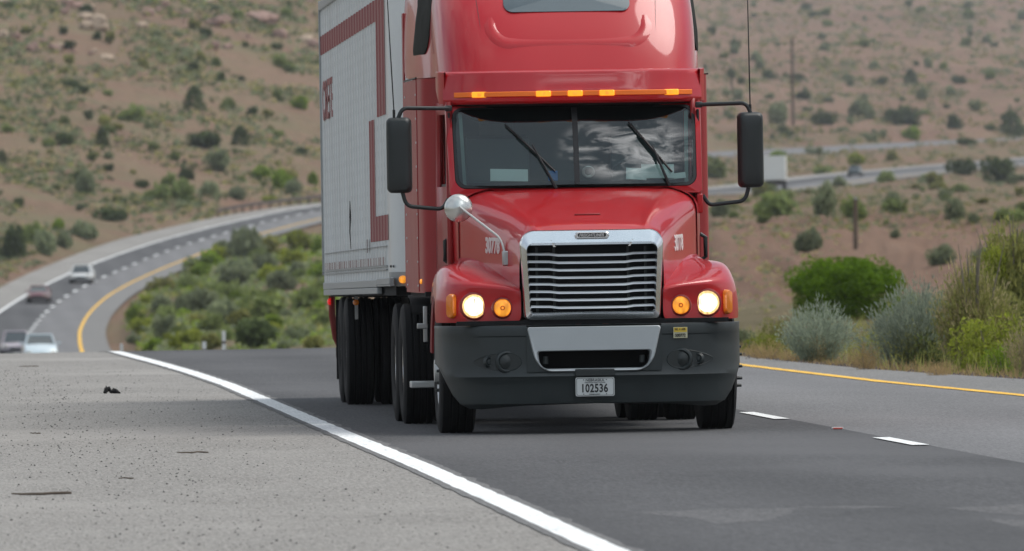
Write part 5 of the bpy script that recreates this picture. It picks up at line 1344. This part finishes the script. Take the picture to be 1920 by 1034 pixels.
# debris on the shoulder
p = ground_at(208, 741)
ts = thing("tyre_scrap", (p.x, p.y, .006), "black curled scrap of tyre rubber lying alone on the grey shoulder", "debris")
b_ = MB()
b_.tube([(-.07, .02, .015), (-.045, 0, .05), (-.02, .01, .065), (0, 0, .03), (.05, .0, .035), (.10, .01, .012)], [.012, .03, .025, .02, .028, .006], 7)
b_.tube([(-.06, -.05, .02), (-.04, -.03, .06), (-.05, .0, .09)], [.02, .014, .004], 6); b_.tube([(.0, .03, .02), (.03, .02, .055), (.08, .03, .03)], [.01, .016, .004], 6)
b_.build("rubber_strip", RUBBER, ts, angle=25)
def stick(u0, v0, u1, v1, r_, label):
    a = ground_at(u0, v0); c = ground_at(u1, v1); mid = [a.lerp(c, k/6)+Vector((0, rnd.gauss(0, .02), .008+r_+rnd.uniform(0, .006))) for k in range(7)]
    b_ = MB(); b_.tube([q for q in mid], [r_*q for q in (.5, .8, .9, 1, 1, 1.1, .9)], 6)
    tag(b_.build("stick", BARK, None), label, "stick", "twigs on the shoulder")
stick(22, 932, 134, 931, .009, "longest dark twig lying on the shoulder at the lower left")
stick(332, 853, 390, 852, .006, "thin dark twig on the shoulder midway to the white line")
stick(56, 816, 76, 816, .005, "short twig on the shoulder near the left picture edge")
stick(222, 901, 250, 901, .005, "short twig on the shoulder right of the longest one")
stick(35, 690, 72, 689, .006, "faint distant twig on the shoulder above the tyre scrap")
p = ground_at(1570, 808)
rr = thing("road_reflector", (p.x, p.y, .012), "small red reflective strip lying beside the lane joint", "reflector")
MB().box((0, 0, .008), (.085, .10, .016)).build("reflector_base", LETTER, rr, bevel=.003)
MB().box((0, -.052, .009), (.075, .006, .012)).build("reflector_lens", mat("reflector_red", (.6, .09, .07), .4), rr)
# delineator posts at the crest
PW_ = mat("post_white", (.62, .63, .60), .6)
def post(u, v0, v1, d, label, wide=.1):
    p = at(u, v0, d); z = min(p.z, ground_z(p.x, p.y)); h = at(u, v1, d).z-z
    t_ = thing("marker_post", (p.x, p.y, z), label, "marker post", "white marker posts at the crest")
    MB().box((0, 0, h/2), (wide, .03, h)).build("post", PW_, t_, bevel=.004); MB().box((0, -.02, h*.72), (wide*1.02, .012, h*.06)).build("band", CASTIRON, t_)
post(420, 655, 621, 300, "tallest white marker post at the crest, left of the trailer wheels")
post(383, 656, 641, 280, "shorter white marker post left of the tallest one")
post(228, 656, 645, 300, "small white marker post at the tip of the median by the yellow line", .08)
# wooden poles
WOOD = mat("weathered_pole_wood", (.115, .080, .055), .9, 0, 0, .35, 3)
def pole(u, vt, vb, d, r_, label, arm=False):
    p = at(u, vb, d); gz = ground_z(p.x, p.y); top = at(u, vt, d).z
    t_ = thing("utility_pole", (p.x, p.y, gz), label, "pole", "wooden poles")
    MB().tube([(0, 0, -.4), (0, 0, (top-gz)*.5), (.04, 0, top-gz)], [r_, r_*.92, r_*.82], 10).build("pole", WOOD, t_)
    MB().lathe([(top-gz-.02, r_*.9), (top-gz+.03, r_*.9), (top-gz+.05, .01)], (.04, 0, 0), (0, 0, 1), 10).build("pole_cap", STEEL, t_)
    if arm: MB().box((0, -.15, top-gz-.6), (1.9, .1, .12)).build("crossarm", WOOD, t_)
pole(1605, 373, 500, 570, .135, "nearest bare wooden pole standing behind the vivid green bush")
pole(1486, 72, 150, 2300, .34, "distant thin pole on the slope right of the antenna")

# ================================================================== FAR VEHICLES
CARGL = mat("car_window", (.05, .065, .07), .12, 0, .5)
def car(loc, rz, paint, label, kind="sedan", name="car", W_=1.8, L_=4.6):
    t_ = thing(name, loc, label, "car", None, rz)
    H1 = .95 if kind != "pickup" else 1.15; HT_ = 1.45 if kind == "sedan" else (1.7 if kind == 'pickup' else 1.6)
    hw = W_/2
    # lengthwise: y = 0 front (towards -y), y = L_ rear
    prof = [(0, .35, .62, .80), (.10, .30, .74, .93), (.5, .28, H1-.12, .98), (1.25, .28, H1, 1.0), (L_*.5, .28, H1+.02, 1.0), (L_-.6, .28, H1+.03, 1.0), (L_-.12, .30, H1-.02, .95), (L_, .38, H1-.15, .85)]
    rows = []
    for y, zb, zt, k in prof:
        w_ = hw*k; rows.append([(-w_*.9, y, zb), (-w_, y, zb+.18), (-w_*1.0, y, (zb+zt)/2), (-w_*.93, y, zt-.06), (-w_*.8, y, zt), (0, y, zt+.03), (w_*.8, y, zt), (w_*.93, y, zt-.06), (w_, y, (zb+zt)/2), (w_, y, zb+.18), (w_*.9, y, zb)])
    b_ = MB().loops(rows, cap0=True, cap1=True); body = b_.build("body", paint, t_, angle=45)
    y0, y1 = (1.15, L_*.80) if kind == "sedan" else (1.2, L_*.62)
    if kind == "van": y0, y1 = .9, L_-.15
    cab = MB().loops([[(s_*hw*.86, yy, H1-.02) for s_, yy in ((-1, y0), (1, y0), (1, y1), (-1, y1))], [(s_*hw*.66, yy, HT_-.06) for s_, yy in ((-1, y0+.75), (1, y0+.75), (1, y1-.45), (-1, y1-.45))]], cap1=True)
    cab.build("cabin_glass", CARGL, t_, smooth=False)
    MB().loops([[(s_*hw*.69, yy, z) for s_, yy in ((-1, y0+.68), (1, y0+.68), (1, y1-.40), (-1, y1-.40))] for z in (HT_-.10, HT_)], cap0=True, cap1=True).build("roof", paint, t_, bevel=.03)
    for s_ in SG:
        MB().tube([(s_*hw*.85, y0, H1), (s_*hw*.67, y0+.72, HT_-.05)], .04, 5).build("pillar", paint, t_); MB().tube([(s_*hw*.85, y1, H1), (s_*hw*.67, y1-.43, HT_-.05)], .05, 5).build("pillar", paint, t_)
    for s_ in SG:
        MB().box((s_*hw*.72, .03, .68), (.30, .1, .14)).build("headlight", LAMPC, t_, bevel=.02)
        MB().box((s_*(hw+.08), 1.55, H1+.05), (.16, .1, .13)).build("door_mirror", paint, t_, bevel=.02)
        for yy in (.85, L_-.95):
            wl_ = MB().lathe([(-.1, .18), (0.1, .18), (.1, .001)], (s_*(hw-.10), yy, .32), (s_, 0, 0), 14).build("wheel", ALU, t_)
            MB().lathe([(-.1, .2), (-.11, .28), (-.08, .32), (.08, .32), (.11, .28), (.1, .19)], (s_*(hw-.10), yy, .32), (s_, 0, 0), 18).build("tyre", RUBBER, wl_)
    MB().box((0, .0, .56), (hw*.9, .06, .12)).build("front_grille", BLACK, t_, bevel=.01)
    MB().box((0, -.01, .36), (hw*1.8, .12, .16)).build("front_bumper", BLACK, t_, bevel=.03)
    return t_
CW = mat("car_white", (.72, .74, .73), .3, 0, .6); CM = mat("car_maroon", (.16, .055, .065), .3, 0, .6); CB = mat("car_pale_blue", (.58, .68, .72), .3, 0, .6); CG = mat("car_grey", (.42, .38, .42), .3, 0, .6)
def on_road(d, frac):                       # point between dash (0) and white line (-1) or yellow (+1)
    for a, c in zip(RS, RS[1:]):
        da, dc = fdepth(a[2]), fdepth(c[2])
        if da <= d <= dc:
            t = (d-da)/(dc-da); q = [m_.lerp(n_, t) for m_, n_ in zip(a, c)]; dirv = (c[2]-a[2]); dirv.z = 0; dirv.normalize()
            p = q[2].lerp(q[1] if frac < 0 else q[3], abs(frac)); return p+Vector((0, 0, .03)), math.atan2(-dirv.x, dirv.y)
p, a = on_road(950, -.25); car(p, a-.02, CW, "white high-roofed car on the far bend, farthest of the four oncoming cars", "van", "van", 1.9, 4.8)
p, a = on_road(905, -.45); car(p, a-.02, CM, "maroon car coming down the far bend below the white one")
p, a = on_road(622, .40); car(p, a+.03, CB, "pale bluish-white pickup with wide mirrors, half hidden by the crest at the left", "pickup", "pickup_truck", 1.95, 5.2)
p, a = on_road(672, .02); car(p, a+.03, CG, "pale silvery mauve car just behind the pale pickup at the crest", "van", "car", 1.85, 4.6)
# small car on the far right road
p, a = on_road(1528, -.1)
car(p, a+PI, mat("car_dark_teal", (.05, .075, .08), .3, 0, .5), "small dark car on the lorry's road, between two roadside bushes")
# far lorry
p, a = on_road(1400, .92)
FT = thing("far_lorry", p, "distant white box lorry on the winding road beside the right mirror", "lorry", None, a+.02)
TW = mat("lorry_box_white", (.66, .67, .64), .5, 0, 0, .04, 1); TD = mat("lorry_cab_dark", (.03, .045, .05), .4, 0, .4)
FT.rotation_euler.z = R(-6); FT.scale = (1.1, 1.1, 1.1)
MB().box((0, 4.2, 2.55), (2.6, 8.4, 2.75)).build("cargo_box", TW, FT, bevel=.03)
bx_ = MB().box((0, -.01, 2.55), (2.4, .04, 2.6)); bx_.build("rear_door", TW, FT)
MB().box((0, 4.5, 1.0), (1.2, 8.2, .25)).build("frame", DARK, FT)
MB().loops([[(x, y, z) for x, z in rrect(-1.2, 1.2, .7, 3.0-dz, .15, 4)] for y, dz in ((8.7, 0), (10.2, .1), (10.9, 1.0))], cap0=True, cap1=True).build("cab", TD, FT)
for s_ in SG:
    for yy in (1.3, 2.5, 7.6, 9.9):
        w_ = MB().lathe([(-.15, .25), (.15, .25), (.12, .001)], (s_*1.08, yy, .5), (s_, 0, 0), 16).build("wheel", ALU, FT); MB().lathe([(-.15, .28), (-.16, .45), (-.12, .5), (.12, .5), (.16, .45), (.15, .26)], (s_*1.08, yy, .5), (s_, 0, 0), 20).build("tyre", RUBBER, w_)
MB().box((0, 0, .7), (2.3, .08, .14)).build("underride_bar", CASTIRON, FT)

# ================================================================== LIGHT
w = bpy.data.worlds.new("World"); scene.world = w; w.use_nodes = True
nt = w.node_tree; bgn = nt.nodes["Background"]; L = nt.links.new; N = nt.nodes.new
SUN_EL, SUN_AZ = R(60), R(74)             # azimuth measured clockwise from +Y
sky = N("ShaderNodeTexSky"); sky.sky_type = 'NISHITA'; sky.sun_disc = False; sky.sun_elevation = SUN_EL; sky.sun_rotation = SUN_AZ; sky.dust_density = 2.0
tc = N("ShaderNodeTexCoord"); mp = N("ShaderNodeMapping"); mp.inputs["Scale"].default_value = (1, 1, 1.7); mp.inputs["Location"].default_value = (.35, .0, .2)
L(tc.outputs["Generated"], mp.inputs[0])
nz = N("ShaderNodeTexNoise"); nz.inputs["Scale"].default_value = 2.6; nz.inputs["Detail"].default_value = 9; nz.inputs["Roughness"].default_value = .62; nz.inputs["Distortion"].default_value = .7
L(mp.outputs[0], nz.inputs["Vector"])
rp = N("ShaderNodeValToRGB"); rp.color_ramp.elements[0].position = .36; rp.color_ramp.elements[1].position = .60; L(nz.outputs["Fac"], rp.inputs[0])
n2 = N("ShaderNodeTexNoise"); n2.inputs["Scale"].default_value = 1.9; n2.inputs["Detail"].default_value = 7; L(mp.outputs[0], n2.inputs["Vector"])
cr = N("ShaderNodeValToRGB"); cr.color_ramp.elements[0].position = .35; cr.color_ramp.elements[1].position = .68
cr.color_ramp.elements[0].color = (3.6, 3.9, 4.3, 1); cr.color_ramp.elements[1].color = (10.0, 10.2, 10.4, 1); L(n2.outputs["Fac"], cr.inputs[0])
mx = N("ShaderNodeMix"); mx.data_type = 'RGBA'; L(rp.outputs[0], mx.inputs[0]); L(sky.outputs[0], mx.inputs[6]); L(cr.outputs[0], mx.inputs[7])
def vdot(v, a0, a1):
    nrm = N("ShaderNodeVectorMath"); nrm.operation = 'NORMALIZE'; L(tc.outputs["Generated"], nrm.inputs[0])
    dn = N("ShaderNodeVectorMath"); dn.operation = 'DOT_PRODUCT'; L(nrm.outputs[0], dn.inputs[0]); dn.inputs[1].default_value = Vector(v).normalized()
    mr = N("ShaderNodeMapRange"); mr.interpolation_type = 'SMOOTHSTEP'; mr.inputs[1].default_value = a0; mr.inputs[2].default_value = a1; L(dn.outputs["Value"], mr.inputs[0]); return mr.outputs[0]
m5 = N("ShaderNodeMix"); m5.data_type = 'RGBA'; fa = N("ShaderNodeMath"); fa.operation = 'MULTIPLY'; L(vdot((.05, -.72, .69), .80, .93), fa.inputs[0]); fa.inputs[1].default_value = .85
L(fa.outputs[0], m5.inputs[0]); L(mx.outputs[2], m5.inputs[6]); m5.inputs[7].default_value = (5.2, 6.3, 7.2, 1)
n6 = N("ShaderNodeTexNoise"); n6.inputs["Scale"].default_value = 7; n6.inputs["Detail"].default_value = 9; n6.inputs["Roughness"].default_value = .6; n6.inputs["Distortion"].default_value = 1.1; L(mp.outputs[0], n6.inputs["Vector"])
r6 = N("ShaderNodeValToRGB"); r6.color_ramp.elements[0].position = .44; r6.color_ramp.elements[1].position = .66; L(n6.outputs["Fac"], r6.inputs[0])
f6 = N("ShaderNodeMath"); f6.operation = 'MULTIPLY'; L(r6.outputs[0], f6.inputs[0]); L(vdot((.26, -.70, .66), .955, .99), f6.inputs[1])
m6 = N("ShaderNodeMix"); m6.data_type = 'RGBA'; L(f6.outputs[0], m6.inputs[0]); L(m5.outputs[2], m6.inputs[6]); m6.inputs[7].default_value = (46, 46.5, 47, 1); mx = m6
L(mx.outputs[2], bgn.inputs["Color"]); bgn.inputs["Strength"].default_value = .085
sl_ = bpy.data.lights.new("sun", 'SUN'); sl_.energy = 1.7; sl_.angle = R(34); sl_.color = (1, .96, .9)
so_ = bpy.data.objects.new("sun", sl_); COL.objects.link(so_)
dv = Vector((math.sin(SUN_AZ)*math.cos(SUN_EL), math.cos(SUN_AZ)*math.cos(SUN_EL), math.sin(SUN_EL)))
so_.rotation_euler = dv.to_track_quat('Z', 'Y').to_euler(); so_.location = (0, 0, 60)
# thin air between here and the far slopes
hm_ = bpy.data.materials.new("pale_air"); hm_.use_nodes = True; hn = hm_.node_tree
for n_ in list(hn.nodes): hn.nodes.remove(n_)
ho_ = hn.nodes.new("ShaderNodeOutputMaterial"); pv = hn.nodes.new("ShaderNodeVolumePrincipled"); pv.inputs["Color"].default_value = (.82, .86, .9, 1); pv.inputs["Density"].default_value = .62e-4; pv.inputs["Anisotropy"].default_value = .2
hn.links.new(pv.outputs[0], ho_.inputs["Volume"])
zlo, zhi = float(ZT.min())-1, float(ZT.max())+12
hz_ = MB().box((CAM.x, CAM.y, (zlo+zhi)/2), (11600, 11600, zhi-zlo)).build("haze", hm_, None, smooth=False); hz_['kind'] = 'stuff'
scene.view_settings.view_transform = 'Standard'; scene.view_settings.look = 'None'; scene.view_settings.exposure = 0.52; scene.view_settings.gamma = 1
scene.render.engine = 'CYCLES'; scene.cycles.use_denoising = True
scene.cycles.max_bounces = 8; scene.cycles.transparent_max_bounces = 16
